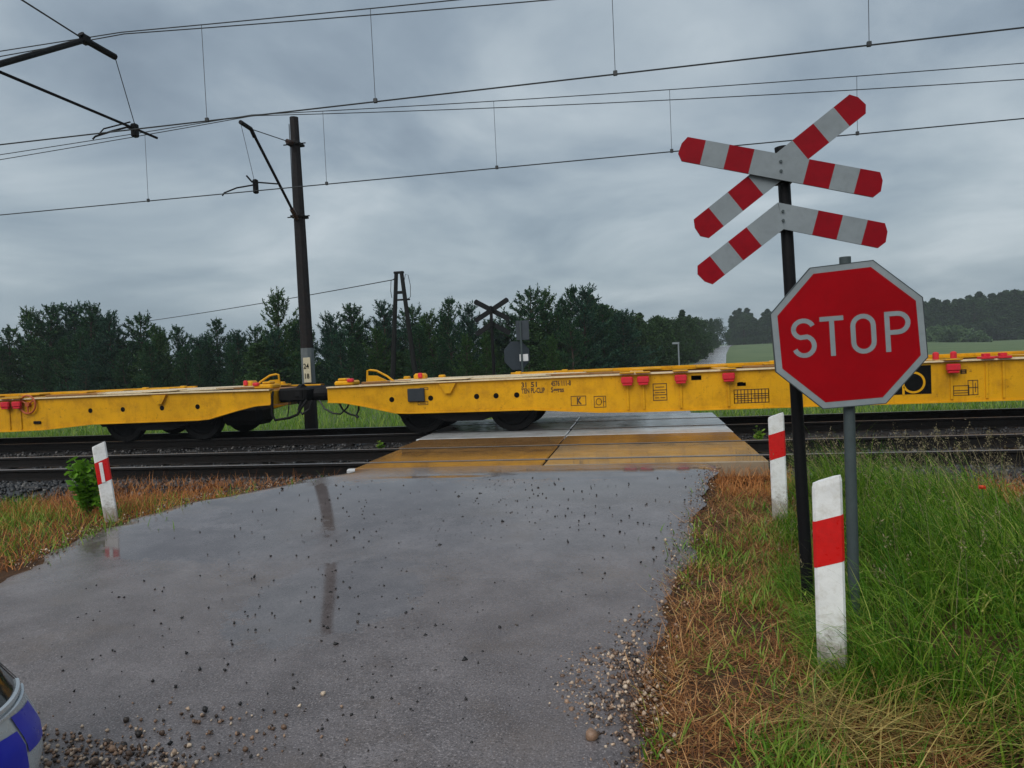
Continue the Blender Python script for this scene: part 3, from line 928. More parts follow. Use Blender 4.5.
overhead(YT1, 5.29, 6.83, [-16.5, -10.35, -6.5, -3.74, -.2, 3.12, 7.2, 11.5], [(-.03, .15, .70), (.03, .5, .95)], 'nearer and higher overhead wires above the near track, running to the top of the photo')
overhead(YT2, 5.18, 6.78, [-15.5, -10.46, -6.3, -2.68, .73, 4.05, 7.6, 11.4], [(-.03, .62, .90), (.03, .85, 1.25)], 'lower overhead wires above the far track, held at the mast behind the train')


def mast(x, y, H, sgn, ytrack, zc, zm, label, r0=.16, r1=.105):
    """sgn -1: the arm reaches towards the camera"""
    root = empty('catenary_mast', (x, y, 0)); tag(root, label, 'catenary mast', 'overhead line masts')
    b = MB(); b.tube([(0, 0, -.45), (0, 0, 1.0), (0, 0, H * .6), (0, 0, H)], [r0 * 1.05, r0, (r0 + r1 * 1.1) / 2, r1], 10)
    b.build('pole', M['mast'], root, smooth=True)
    for z in (5.0, 6.72):
        b = MB(); w = r1 * 1.55
        b.bbox(-w, w, -w, w, z - .03, z + .03, .01); b.tube([(-w - .12, sgn * .05, z), (w + .12, sgn * .05, z)], .014, 6)
        b.build('clamp_band', M['black'], root)
    d = abs(ytrack - y)
    A = Vector((0, sgn * r1 * 1.2, 4.92)); B = Vector((0, sgn * (d + .05), zm - .30)); C = Vector((0, sgn * (d + .45), zm - .28))
    b = MB(); b.tube([A, A + (B - A) * .12], .04, 8); b.build('insulator', M['insul'], root)
    b = MB()
    for t in np.linspace(.02, .12, 5): b.tube([A + (B - A) * (t - .006), A + (B - A) * (t + .006)], .06, 10)
    b.build('insulator', M['insul'], root)
    b = MB(); b.tube([A + (B - A) * .12, A + (B - A) * .97], .033, 8)
    b.tube([A + (B - A) * .93 + Vector((0, 0, -.02)), B, C], .045, 8)
    b.build('cantilever_arm', M['black'], root)
    b = MB(); T = Vector((0, sgn * r1 * 1.2, 6.72))
    b.tube([T, B], .011, 6)
    b.build('stay', M['wire'], root)
    b = MB()
    for t in np.linspace(.04, .14, 5): b.tube([T + (B - T) * (t - .008), T + (B - T) * (t + .008)], .055, 10)
    b.build('insulator', M['insul'], root)
    # steady arm at contact wire level
    Q = A + (B - A) * .42
    E = Vector((-.02, sgn * (d - .15), zc + .16)); W = Vector((-.05, sgn * (d - .02), zc + .02)); G = Vector((-.75, sgn * (d - .1), zc + .04))
    return root, A, B, C, Q, E, W, G, d


root, A, B, C, Q, E, W, G, d = mast(-7.93, 16.0, 7.36, -1, YT2, 5.18, 6.78, 'dark tall mast behind the gap between the two wagons, carrying an overhead wire arm')
b = MB(); b.tube([Q, E + Vector((0, -.25, .02)), E + Vector((0, -.45, .10))], .018, 6)
b.tube([E + Vector((0, -.1, .0)), W + Vector((-.1, 0, .12)), Vector((-.45, W.y, 5.30)), Vector((-.75, W.y, 5.22)), Vector((-.8, W.y, 5.16))], .016, 6)
b.bbox(-.06, .04, W.y - .05, W.y + .05, 5.14, 5.44, .02)
b.build('steady_arm', M['black'], root)
b = MB(); b.tube([C, Vector((0, W.y, 5.25))], .005, 5); b.build('dropper', M['wire'], root)
b = MB(); b.bbox(-.03, .155, -.19, -.172, 1.02, 1.62, .006); pl = b.build('number_plate', M['plate'], root)
me = text_mesh('24', .17, .004); me.materials.clear(); me.materials.append(M['markblk'])
for v in me.vertices: v.co = Vector((v.co.x * .8 - .02, -.195, v.co.y + 1.36))
link('number', me, pl)
me = text_mesh('18', .17, .004); me.materials.clear(); me.materials.append(M['markblk'])
for v in me.vertices: v.co = Vector((v.co.x * .8 - .02, -.195, v.co.y + 1.12))
link('number', me, pl)
b = MB(); b.tube([(0, 0, 1.0), (0, 0, 1.85)], [.166, .158], 10, caps=False); b.build('grey_band', paint('grey paint band', (.10, .12, .13), .6, (.05, .06, .06), .5, 9), root)
b = MB(); b.tube([(-.13, -.06, .0), (-.11, -.05, 7.2)], .010, 5); b.build('earth_cable', M['wire'], root)

# near-track mast, standing outside the frame with its arm reaching into view
root, A, B, C, Q, E, W, G, d = mast(-8.05, 6.9, 7.36, 1, YT1, 5.29, 6.83, 'overhead wire arm reaching in from the left edge to the near track wires', .16, .105)
for o in [k for k in bpy.data.objects if k.parent == root and k.name.split('.')[0] in ('cantilever_arm', 'stay', 'steady_arm')]:
    bpy.data.objects.remove(o)
mx, my = -8.05, 6.9
def LP(x, y): 
    d_ = AF + AR * ((x - 512) / FPX) + AU * ((384 - y) / FPX); k_ = mx / d_.x
    return Vector((0, d_.y * k_ - my, CAMH + d_.z * k_))
pa, pb, pt = LP(0, 64), LP(85, 40), LP(115, 57)
root_in = Vector((0, .13, pa.z - (pb.z - pa.z) / (pb.y - pa.y) * (pa.y - .13)))
b = MB(); b.tube([root_in, pa, pb + (pa - pb) * .02], .04, 8); b.tube([pb + Vector((0, -.08, .06)), pb, pt], .05, 8); b.bbox(-.06, .06, pb.y - .07, pb.y + .07, pb.z - .06, pb.z + .07, .02)
b.build('cantilever_arm', M['black'], root)
lo0, lo1 = LP(0, 72), LP(157, 138)
b = MB(); b.tube([lo0 + (lo0 - lo1) * .03, lo0, lo1], .022, 8); wp = LP(135, 130)
b.bbox(-.05, .05, wp.y - .06, wp.y + .05, wp.z - .12, wp.z + .10, .02)
b.tube([wp, wp + Vector((-.15, 0, .06)), wp + Vector((-.4, 0, .03)), wp + Vector((-.75, 0, -.03)), wp + Vector((-.8, 0, -.07))], .016, 6)
b.tube([wp + Vector((0, -.1, .1)), wp + Vector((-.5, -.1, .04)), wp + Vector((-.6, -.1, -.04))], .012, 6)
b.build('steady_arm', M['black'], root)
b = MB(); b.tube([lo0 + (lo0 - lo1) * .03, lo0 + Vector((0, 0, .12))], .02, 6); b.build('steady_bracket', M['black'], root)
b = MB(); st0 = LP(22, 0); b.tube([st0 + (st0 - pb) * 1.4, st0, pb], .012, 6); b.build('stay', M['wire'], root)
b = MB(); b.tube([pt, wp + Vector((0, 0, .1))], .007, 5); b.build('dropper', M['wire'], root)

# ------------------------------------------------------------------ timber A-frame pole and its wire
ax = at(404, 372, 30)
top = at(403, 272, 30)
root = empty('frame_pole', (ax.x, 30, -.3)); tag(root, 'dark timber pole with two splayed legs in front of the pines', 'pole')
Lz = top.z + .3
b = MB(); b.tube([(-.62, 0, 0), (-.12, 0, Lz)], [.13, .09], 8); b.build('leg', M['oldwood'], root)
b = MB(); b.tube([(.62, 0, 0), (.12, 0, Lz)], [.13, .09], 8); b.build('leg', M['oldwood'], root)
b = MB(); b.bbox(-.27, .27, -.05, .05, Lz - .95, Lz - .82, .02); b.bbox(-.2, .45, -.04, .04, Lz - 1.25, Lz - 1.17, .02); b.bbox(-.22, .22, -.09, .09, Lz - .06, Lz + .04, .02)
b.build('cross_piece', M['oldwood'], root)
b = MB()
b.tube([(-.2, 0, Lz - .25), (-.38, 0, Lz - .35), (-.42, 0, Lz - .8), (-.38, 0, Lz - 1.1)], .014, 6)
b.tube([(.2, 0, Lz - .5), (.3, 0, Lz - .1), (.42, 0, Lz - .15), (.5, 0, Lz - .6), (.48, 0, Lz - 1.1), (.3, 0, Lz - 1.22)], .014, 6)
b.build('cable_loop', M['wire'], root)
w0 = Vector((ax.x - .2, 30, top.z - .3)); w1 = at(118, 321, 46); w2 = w1 + (w1 - w0) * .5 + Vector((0, 0, -.1))
b = MB()
b.tube([w0 + (w2 - w0) * t - Vector((0, 0, 1.0 * t * (1 - t))) for t in np.linspace(0, 1, 24)], .020, 6)
tag(b.build('power_cable', M['wire']), 'single cable slanting down left from the timber pole behind the mast', 'cable')

# ------------------------------------------------------------------ level crossing signs
YX = 4.6


def bar_poly(L, w, cut=.035):
    return L, w


def striped_arm(name, parent, c, ang, length, w, stops, dy, start_cut=None, back=False):  # back: the striped face points away from the camera
    """one sign arm: coloured lengths along it, slightly thick"""
    ca, sa = math.cos(ang), math.sin(ang)
    b = MB()
    x0 = -length / 2 if start_cut is None else 0.0
    cut = .032

    def fn(a, h, d): return Vector((c.x + a * ca - h * sa, c.y + d, c.z + a * sa + h * ca))
    for i in range(len(stops) - 1):
        a0, a1, ci = x0 + stops[i][0] * length, x0 + stops[i + 1][0] * length, stops[i][1]
        first, last = i == 0 and start_cut is None, i == len(stops) - 2
        l = [(a0, -w / 2), (a0, w / 2)] if not first else [(a0 + cut, -w / 2), (a0, -w * .22), (a0 + .006, w * .2), (a0 + cut, w / 2)]
        if i == 0 and start_cut is not None:
            l = [(start_cut * (-w / 2), -w / 2), (start_cut * (w / 2), w / 2)]
        r = [(a1, w / 2), (a1, -w / 2)] if not last else [(a1 - cut, w / 2), (a1 - .006, w * .2), (a1, -w * .22), (a1 - cut, -w / 2)]
        b.prism([(p[0], p[1]) for p in (l + r)][::-1], lambda a, h, d: fn(a, h, d), dy + .012, dy, ci, None)
        n = len(l + r)
        # back face and rim are bare metal
        if back: b.m[-n - 1] = 2
        else: b.m[-n - 2] = 2
        for q in range(n): b.m[-1 - q] = 2
    # folded rim
    return b.build(name, [M['signgrey'], M['signred'], M['darkback'] if back else M['galv']], parent)


STP = [(0, 1), (.12, 0), (.24, 1), (.365, 0), (.635, 1), (.76, 0), (.88, 1), (1, 0)]
STA = [(0, 0), (.33, 1), (.56, 0), (.79, 1), (1, 0)]


def crossbuck(pos, postr, hbase, zc, zv, tilt, half, sc, label, top, ox=(0, 0), back=False):
    root = empty('crossbuck_sign', pos); tag(root, label, 'crossing sign', 'St Andrew crosses of the level crossing')
    b = MB(); b.tube([(hbase, 0, -.3), (0, 0, zc - pos[2]), (-.012, 0, top - pos[2])], postr, 12); b.build('post', M['darkpost'], root, smooth=True)
    f = 1 if not back else -1
    c1 = Vector((ox[0], 0, zc - pos[2])); c2 = Vector((ox[1], 0, zv - pos[2]))
    yf = -postr - .02 if not back else postr + .02
    def off(y): return y
    L = 1.19 * sc; w = .148 * sc
    # far arm behind, near arm in front
    d1, d2 = (-.012, -.040) if not back else (.0, .03)
    striped_arm('cross_arm', root, c1 + Vector((0, yf, 0)), tilt + half + (0 if back else R_(2.4)), L, w, STP, d1, back=back)
    striped_arm('cross_arm', root, c1 + Vector((0, yf, 0)), tilt - half, L, w, STP, d2, back=back)
    striped_arm('chevron_arm', root, c2 + Vector((0, yf, 0)), tilt - half, .615 * sc, w, STA, d1, start_cut=-math.tan(half), back=back)
    striped_arm('chevron_arm', root, c2 + Vector((0, yf, 0)), math.pi + tilt + half + (0 if back else R_(2.4)), .59 * sc, w, STA, d1 - .003, start_cut=math.tan(half), back=back)
    for z in (zc, zv):
        b = MB(); ya, yb = sorted((yf - .01 if back else yf + .012, postr + .012 if not back else -postr - .012))
        b.bbox(-.05, .05, ya, yb, z - pos[2] - .085, z - pos[2] - .060, .005)
        b.build('bracket', M['darkpost'], root)
    if not back:
        for c_, z_, y_ in ((c1, .028, d2), (c1, -.028, d2), (c2, .025, d1 - .003), (c2, -.03, d1 - .003)):
            b = MB(); q_ = c_ + Vector((.012, yf + y_ - .001, z_)); b.tube([q_, q_ + Vector((0, -.007, 0))], .009, 6)
            b.build('bolt', M['galv'], root)
    return root


c1 = at(777.5, 168, YX - .06); c2 = at(780.5, 216, YX - .06); bt = at(806, 535, YX); tp = at(780.5, 147, YX)
tilt = R_(8.6)
crossbuck((tp.x + .012, YX, -.27), .036, bt.x - tp.x - .012 + .01, c1.z, c2.z, tilt, R_(24.7), 1.0,
          'red and white St Andrew cross on a dark backlit post beside the stop sign', tp.z, (c1.x - tp.x - .012, c2.x - tp.x - .012))

# stop sign
YS = 4.35
sc_ = at(847.5, 335.3, YS - .05); pt_ = at(845, 257, YS); pb_ = at(852, 560, YS)
root = empty('stop_sign', (sc_.x, YS, -.27)); tag(root, 'red octagonal stop sign facing the camera on a grey post', 'stop sign')
b = MB(); b.tube([(pb_.x - sc_.x + .004, .0, -.3), (pt_.x - sc_.x, 0, pt_.z + .27)], .031, 12); b.build('post', M['galv'], root, smooth=True)
zc = sc_.z + .27; th = R_(3.4)


def rot2(a, h): return (a * math.cos(th) - h * math.sin(th), a * math.sin(th) + h * math.cos(th))


def octo(R): 
    return [rot2(R / math.cos(math.pi / 8) * math.cos(math.pi / 8 + k * math.pi / 4), R / math.cos(math.pi / 8) * math.sin(math.pi / 8 + k * math.pi / 4)) for k in range(8)]


b = MB(); fn = lambda a, h, d: Vector((a, d, zc + h))
o1 = octo(.403); n = 8
b.prism(o1, fn, -.036, -.056, 0)
# folded rim
for R0, R1, y0, y1 in ((.403, .405, -.034, -.060),):
    A0, A1 = octo(R0), octo(R1)
    for k in range(8):
        k2 = (k + 1) % 8
        b.add([fn(*A1[k], y0), fn(*A1[k2], y0), fn(*A1[k2], y1), fn(*A1[k], y1), fn(*A0[k], y1), fn(*A0[k2], y1)], [(0, 1, 2, 3), (3, 2, 5, 4)])
plate = b.build('sign_plate', [M['galv']], root)
b = MB(); A0, A1 = octo(.401), octo(.367)
for k in range(8):
    k2 = (k + 1) % 8
    b.add([fn(*A0[k], -.0575), fn(*A0[k2], -.0575), fn(*A1[k2], -.0575), fn(*A1[k], -.0575)], [(0, 1, 2, 3)])
b.build('sign_border', M['letter'], plate)
b = MB(); b.add([fn(*p, -.0585) for p in octo(.3675)], [tuple(range(8))]); b.build('sign_face', M['stopred'], plate)
# STOP in narrow round letters
LH, LWD, SW = .225, .134, .0265
b = MB()
hh, ww = LH / 2 - SW / 2, LWD / 2 - SW / 2


def arc(cx, cy, rx_, ry_, a0, a1, n=12): return [(cx + rx_ * math.cos(t), cy + ry_ * math.sin(t)) for t in np.linspace(R_(a0), R_(a1), n)]


r_ = .049
def rot2t(a, h): return (a * math.cos(th - .03) - h * math.sin(th - .03), a * math.sin(th - .03) + h * math.cos(th - .03))


letters = [
    (-.236, [(arc(0, hh - r_, ww, r_, 20, 180) + arc(0, hh - r_, ww, r_ * 1.0, 180, 250, 6) + arc(0, -hh + r_ * 1.12, ww, r_ * 1.12, 70, -160, 16), False)]),
    (-.083, [([(-ww - .010, hh), (ww + .010, hh)], False), ([(0, hh), (0, -hh - SW / 2)], False)]),
    (.082, [(arc(0, hh - ww, ww, ww, 0, 180) + arc(0, -hh + ww, ww, ww, 180, 360), True)]),
    (.262, [([(-ww, hh + SW / 2), (-ww, -hh - SW / 2)], False), ([(-ww, hh), (-.02, hh)] + arc(.0, hh - .052, ww, .052, 90, -90) + [(-ww, hh - .104)], False)]),
]
for cx, strokes in letters:
    for i, (pts, cl) in enumerate(strokes):
        L, F_ = stroke2d(pts, SW, cl)
        b.add([fn(*rot2t(cx + p.x, .002 + p.y), -.0595 - .0006 * i) for p in L], F_)
b.build('lettering', M['letter'], plate, fixn=False)
b = MB()
b.bbox(-.10, .06, -.034, .034, zc - .215, zc - .185, .004)
b.build('bracket', M['galv'], root)

# signs of the other side, seen from behind
YB = 20.0
c1 = at(491, 310, YB); c2 = at(492, 321, YB)
crossbuck((c1.x, YB, -.3), .045, .0, c1.z, c2.z - .08, 0, R_(30), .98, 'small St Andrew cross seen from behind beyond the train', at(491, 306, YB).z, back=True)
s0 = at(516.5, 355.5, YB - .0); root = empty('stop_sign', (s0.x, YB + .2, -.3)); tag(root, 'back of a grey octagonal sign with a square plate above, beyond the train', 'stop sign')
b = MB(); b.tube([(.12, 0, -.2), (.12, 0, 2.72)], .03, 8); b.build('post', M['galv'], root)
zc = s0.z + .3; rz = Matrix.Rotation(R_(38), 4, 'Z')
b = MB(); poly = [(.41 / math.cos(math.pi / 8) * math.cos(math.pi / 8 + k * math.pi / 4), .41 / math.cos(math.pi / 8) * math.sin(math.pi / 8 + k * math.pi / 4)) for k in range(8)]
b.prism(poly, lambda a, h, d: rz @ Vector((a, d, 0)) + Vector((0, 0, zc + h)), .04, .055); M['back'] = paint('grey sign back', (.045, .055, .065), .6, spec=.2)
b.build('sign_plate', M['back'], root)
b = MB(); b.bbox(-.02, .36, .02, .035, zc + .44, zc + 1.0, .004); b.build('upper_plate', M['back'], root)
b = MB(); b.box(.05, .30, .017, .030, zc - .17, zc + .03, M=None); b.build('white_label', paint('white label', (.62, .62, .62), .6), root)

# ------------------------------------------------------------------ marker posts


def marker_post(loc, H, lean, rz, label, z0=.55, z1=.78, reflector=False):
    root = empty('marker_post', loc, rz); root.rotation_euler = (0, lean, rz)
    tag(root, label, 'marker post', 'white and red marker posts')
    w, t = .068, .026
    prof = [(-w, t * .2), (-w, -t * .5), (-w + .012, -t), (w - .012, -t), (w, -t * .5), (w, t * .2), (w - .03, t), (-w + .03, t)]
    sl = .5                                # slanted top and band, rising to the right

    def ringz(z, slant): return [Vector((x, y, z + slant * (x + w) * .62)) for x, y in prof]
    b = MB(); zs = [(-.3, 0), (z0, sl), (z1, sl), (H - .055, sl), (H - .03, sl)]
    n = len(prof)
    for i, (z, s_) in enumerate(zs):
        k = .93 if i == len(zs) - 1 else 1
        b.v += [tuple(Vector((p.x * k, p.y * k, p.z + (0.0)))) for p in ringz(z, s_)]
    for i in range(len(zs) - 1):
        for j in range(n):
            b.f.append((i * n + j, i * n + (j + 1) % n, (i + 1) * n + (j + 1) % n, (i + 1) * n + j)); b.m.append(0)
    b.f.append(tuple((len(zs) - 1) * n + j for j in range(n))); b.m.append(0)
    b.build('post_body', M['postwhite'], root)
    b = MB(); k = 1.035
    for z in (z0, z1):
        b.v += [(p.x * k, p.y * 1.06 , p.z) for p in ringz(z, sl)]
    for j in range(n): b.f.append((j, (j + 1) % n, n + (j + 1) % n, n + j)); b.m.append(0)
    b.build('red_band', M['postred'], root)
    if reflector:
        b = MB(); b.bbox(-.026, .008, -t - .010, -t - .004, z0 + .02, z1 + .0, .003); b.build('reflector', M['postwhite'], root)
    return root


marker_post((.875, 3.69, -.27), 1.0, R_(1.2) * 0, R_(-8), 'nearest white post with a red band, in the grass before the stop sign')
marker_post((1.19, 6.73, -.2), .97, R_(-.6), R_(-4), 'white post with a red band left of the dark cross post, beside the crossing')
marker_post((-5.79, 6.81, -.22), .89, R_(-5), R_(35), 'leaning white post with a red band on the left verge', .44, .68, True)

# small roadside post far off by the road
p0 = at(677, 358, 60); p1 = at(677, 343, 60)
gz_ = float(terr(p0.x, 60)); root = empty('roadside_post', (p0.x + .15, 60, gz_)); tag(root, 'thin pale post with a short arm beside the far road', 'post')
b = MB(); b.tube([(0, 0, 0), (0, 0, p1.z - gz_)], .06, 8); b.build('pole', M['signgrey'], root)
b = MB(); b.bbox(-.50, .08, -.06, .06, p1.z - gz_ - .10, p1.z - gz_ + .06, .02); b.build('arm', M['signgrey'], root)

# ------------------------------------------------------------------ trees


def quads_at(C, D, Ln, Wd, U=None):
    """n leaf quads: centre-base C, direction D, length, width"""
    n = len(C)
    D = D / np.linalg.norm(D, axis=1, keepdims=True)
    U = rng.normal(0, 1, (n, 3)); Sd = np.cross(D, U); Sd /= np.linalg.norm(Sd, axis=1, keepdims=True)
    h = (Sd * np.asarray(Wd).reshape(-1, 1) / 2); e = D * np.asarray(Ln).reshape(-1, 1)
    V = np.stack([C - h * .5, C + h * .5, C + e * .6 + h, C + e, C + e * .6 - h], 1)
    F_ = np.arange(n * 5).reshape(n, 5)
    return V.reshape(-1, 3), F_


def pine_mesh(H, seed, spread=1.0):
    g = np.random.default_rng(seed)
    tb = MB(); bend = g.normal(0, .05, 2)
    tp_ = lambda z: Vector((bend[0] * math.sin(z), bend[1] * math.sin(z * 1.3), z))
    tb.tube([tp_(z) for z in np.linspace(-.1, H * .985, 10)], list(np.linspace(.020 * H, .005, 10)), 7)
    C, D, Ln = [], [], []

    def shoot(p0, p1, n_, up):
        """needles bristling along one shoot"""
        ax_ = (p1 - p0); L_ = np.linalg.norm(ax_) + 1e-6; ax_ = ax_ / L_
        for q in range(n_):
            s_ = g.uniform(.05, 1.0)
            C.append(p0 + ax_ * L_ * s_); D.append(ax_ * g.uniform(.3, 1.1) + g.normal(0, .55, 3) + np.array([0, 0, up])); Ln.append(g.uniform(.07, .15))
    z = .2
    while z < H - .45:
        t = z / H; R = spread * H * .29 * (1 - t) ** .85 * g.uniform(.7, 1.2) + .16
        nb = g.integers(5, 8); a0 = g.uniform(0, 6.28)
        for k in range(nb):
            a = a0 + k * 6.28 / nb + g.normal(0, .25); rr = R * g.uniform(.5, 1.2)
            el = R_(14 + 40 * t + g.normal(0, 9))
            dr = np.array([math.cos(a) * math.cos(el), math.sin(a) * math.cos(el), math.sin(el)])
            b0 = np.array(tp_(z)); e1 = b0 + dr * rr + np.array([0, 0, .22 * rr])
            if rr > .35: tb.tube([b0, b0 + dr * rr * .5, e1], [.010 + .010 * (1 - t), .008, .004], 4, caps=False)
            m_ = max(4, int(rr * 15))
            for q in range(m_):
                s_ = g.uniform(.12, 1.0); p = b0 + (e1 - b0) * s_
                sd = np.cross(dr, [0, 0, 1]); w_ = (1 - s_) * .45 * rr + .08
                p1 = p + sd * g.normal(0, w_) + dr * g.uniform(.05, .25) + np.array([0, 0, g.uniform(-.02, .20)])
                shoot(p, p1, 9, .35)
            shoot(e1, e1 + dr * .1 + np.array([0, 0, g.uniform(.12, .30)]), 12, .5)
        z += g.uniform(.26, .46)
    shoot(np.array(tp_(H - .75)), np.array(tp_(H)), 46, .6)
    for q in range(4):
        a = g.uniform(0, 6.28); p = np.array(tp_(H - .42)); shoot(p, p + np.array([math.cos(a) * .16, math.sin(a) * .16, .26]), 12, .5)
    C, D, Ln = np.array(C), np.array(D), np.array(Ln)
    V, F_ = quads_at(C, D, Ln * 1.1, Ln * .25 + .008)
    return tb, np_mesh('crown', V, F_, M[('needle', 'needle2', 'needle', 'needle2', 'needle', 'needle3')[seed % 6]])


def make_me(b, mats):
    o = b.build('tmp', mats); me = o.data; bpy.data.objects.remove(o); return me


PINES = []
for i, (H, sp_) in enumerate([(4.6, 1.0), (5.2, .95), (5.8, .85), (4.2, 1.15), (6.4, .8), (5.0, 1.05)]):
    tb, crown = pine_mesh(H, 100 + i, sp_)
    tm = make_me(tb, M['bark']); tm.name = 'trunk'
    PINES.append((H, tm, crown))


def broad_mesh(H, seed, conif=False):
    g = np.random.default_rng(seed)
    tb = MB(); tb.tube([(0, 0, -.3), (.1, .05, H * .4), (0, 0, H * .85)], [.03 * H ** .8, .02 * H ** .8, .02], 7)
    C, D, Ln = [], [], []
    nl = 70 if not conif else 90
    for q in range(nl):
        if conif:
            t = g.uniform(.03, 1.0); R = H * .19 * (1 - t) ** .7 + .15
            a = g.uniform(0, 6.28); rr = R * g.uniform(.3, 1); c = np.array([math.cos(a) * rr, math.sin(a) * rr, H * t]); rad = H * .055 * (1.25 - t) + .12
        else:
            t = g.uniform(.05, .95); R = H * .33 * math.sin(min(1, t * 1.15) * math.pi * .82 + .35)
            a = g.uniform(0, 6.28); rr = max(.12 * H, R) * g.uniform(.25, 1); c = np.array([math.cos(a) * rr, math.sin(a) * rr, H * t * .95]); rad = H * g.uniform(.045, .10)
        tb.tube([(0, 0, max(.3, c[2] - rad * 1.6)), tuple(c)], [.03, .01], 4, caps=False)
        m_ = 95
        v = g.normal(0, 1, (m_, 3)); v /= np.linalg.norm(v, axis=1, keepdims=True)
        C.append(c + v * rad * g.uniform(.55, 1.05, (m_, 1)) * np.array([1.15, 1.15, .85])); D.append(v + g.normal(0, .6, (m_, 3))); Ln.append(g.uniform(.016, .036, m_) * H)
    C, D, Ln = np.concatenate(C), np.concatenate(D), np.concatenate(Ln)
    V, F_ = quads_at(C, D, Ln, Ln * .7)
    return make_me(tb, M['bark']), np_mesh('crown', V, F_, M['leaf'])


BROAD = []
for i, (H, cf) in enumerate([(9, False), (11, False), (13, True), (10, False), (14, True), (12, True)]):
    tm, cm = broad_mesh(H, 300 + i, cf); tm.name = 'trunk'
    BROAD.append((H, tm, cm))


def plant(kinds, k, x, y, H, label, group, name, wide=1.0):
    H0, tm, cm = kinds[k]
    r = empty(name, (x, y, float(terr(x, y))), random.uniform(0, 6.28)); s_ = H / H0
    r.scale = (s_ * wide, s_ * wide, s_)
    tag(r, label, 'tree', group)
    link('trunk', tm, r); link('crown', cm, r)
    return r


def plant_px(kinds, k, px, ytop, Y, label, group, name, wide=1.0):
    wide *= 1.15
    p = at(px, ytop, Y); g_ = float(terr(p.x, Y))
    return plant(kinds, k, p.x, Y, max(1.2, p.z - g_), label, group, name, wide)


GP = 'young pines behind the train'
row = [(8, 326, 35), (28, 309, 36), (51, 303, 35), (75, 307, 37), (89, 302, 36), (109, 311, 35), (140, 313, 36), (155, 326, 34), (178, 325, 36), (196, 338, 35), (216, 318, 36), (236, 330, 35), (256, 325, 36), (277, 291, 34),
       (298, 318, 36), (330, 316, 37), (350, 303, 35), (382, 301, 36), (412, 305, 38), (430, 312, 36), (448, 297, 36), (468, 306, 38), (490, 318, 40), (508, 312, 41), (530, 287, 40), (546, 290, 41), (570, 286, 42), (584, 289, 42), (602, 304, 44), (622, 310, 46)]
special = {277: 'tall pine with a long leader shoot just left of the mast', 570: 'tall dark pine right of the grey back of the sign', 448: 'pine standing left of the small cross seen from behind',
           51: 'tall pine left of the middle of the pine row, near the left edge', 89: 'twin tipped pine in the left of the pine row', 350: 'pine right of the mast and left of the timber pole', 530: 'pine rising directly above the square plate of the sign back'}
for i, (px, yt, Y) in enumerate(row):
    plant_px(PINES, i % 6, px, yt, Y, special.get(px, 'dark green young pine in the dense row behind the train'), GP, 'pine_tree', random.uniform(.95, 1.45))
for rowY, n, lo, hi in ((32.5, 32, .60, .86), (40, 32, .8, 1.0), (46, 30, .8, 1.02)):
    for i in range(n):
        px = -40 + (700 * (i + random.uniform(-.3, .3)) / n)
        yt = float(np.interp(px, [0, 60, 200, 280, 450, 560, 640, 700], [330, 312, 335, 320, 312, 299, 318, 330]) if not 470 < px < 515 else 322)
        p = at(px, yt, rowY); H = (p.z - terr(p.x, rowY)) * random.uniform(lo, hi)
        if abs(p.x - float(interp(rowY, FARROAD))) < 4.0: continue
        if i % 6 == 2 and rowY < 41:
            plant(BROAD, (0, 1, 3)[i % 3], p.x, rowY + random.uniform(-1.5, 1.5), float(max(1.5, H * .92)), 'rounded leafy tree mixed into the young pine row behind the train', GP, 'tree', 1.35)
            continue
        plant(PINES, random.randrange(6), p.x, rowY + random.uniform(-1.5, 1.5), float(max(1.5, H)), 'dark green young pine in the dense row behind the train', GP, 'pine_tree', random.uniform(1.05, 1.35))
GM = 'trees along the left side of the far road'
for i, (px, yt, Y) in enumerate([(632, 312, 58), (640, 314, 75), (655, 313, 66), (662, 315, 85), (672, 316, 78), (682, 311, 95), (684, 315, 90), (689, 316, 110), (694, 315, 118), (704, 318, 160), (717, 317, 215), (711, 319, 190), (648, 320, 62), (666, 322, 70), (600, 300, 55), (612, 307, 62), (625, 312, 70), (590, 296, 60), (697, 324, 100), (676, 324, 80)]):
    plant_px(BROAD, [0, 2, 1, 3, 0, 2][i % 6], px, yt, Y, 'dense dark tree in the wood on the left of the far road' if px != 717 else 'last dark tree of the wood before the far road bends away', GM, 'tree', random.uniform(.9, 1.15))
GF = 'trees of the far wood to the right of the road'
for i in range(22):
    px = 731 + i * 4.0; yt = [316, 310, 308, 312, 309, 313, 320, 318, 312, 309, 314, 318][i % 12]
    plant_px(BROAD, [2, 4, 5, 1][i % 4], px, yt + random.uniform(-1, 2), 265 + (i % 3) * 10, 'hazy tree of the far wood standing behind the road end', GF, 'tree', random.uniform(.95, 1.2))
for i in range(40):
    px = 905 + i * 4.6
    yt = float(np.interp(px, [905, 925, 932, 950, 960, 974, 985, 996, 1010, 1020, 1090], [300, 302, 298, 300, 299, 291, 297, 295, 286, 289, 280])) + random.uniform(-1, 4)
    if px > 790: pass
    plant_px(BROAD, [1, 4, 2, 3, 5][i % 5], px, yt, 250 + (i % 3) * 9, 'hazy tree of the far wood beyond the green field on the right', 'trees of the far wood beyond the field', 'tree', random.uniform(1.05, 1.35))
# fill the part of that wood that continues behind the stop sign
for i in range(26):
    px = 815 + i * 3.6
    plant_px(BROAD, [2, 4, 1, 5][i % 4], px, 306 + random.uniform(-3, 4), 275 + (i % 3) * 9, 'hazy tree of the far wood standing behind the stop sign', GF, 'tree', 1.1)
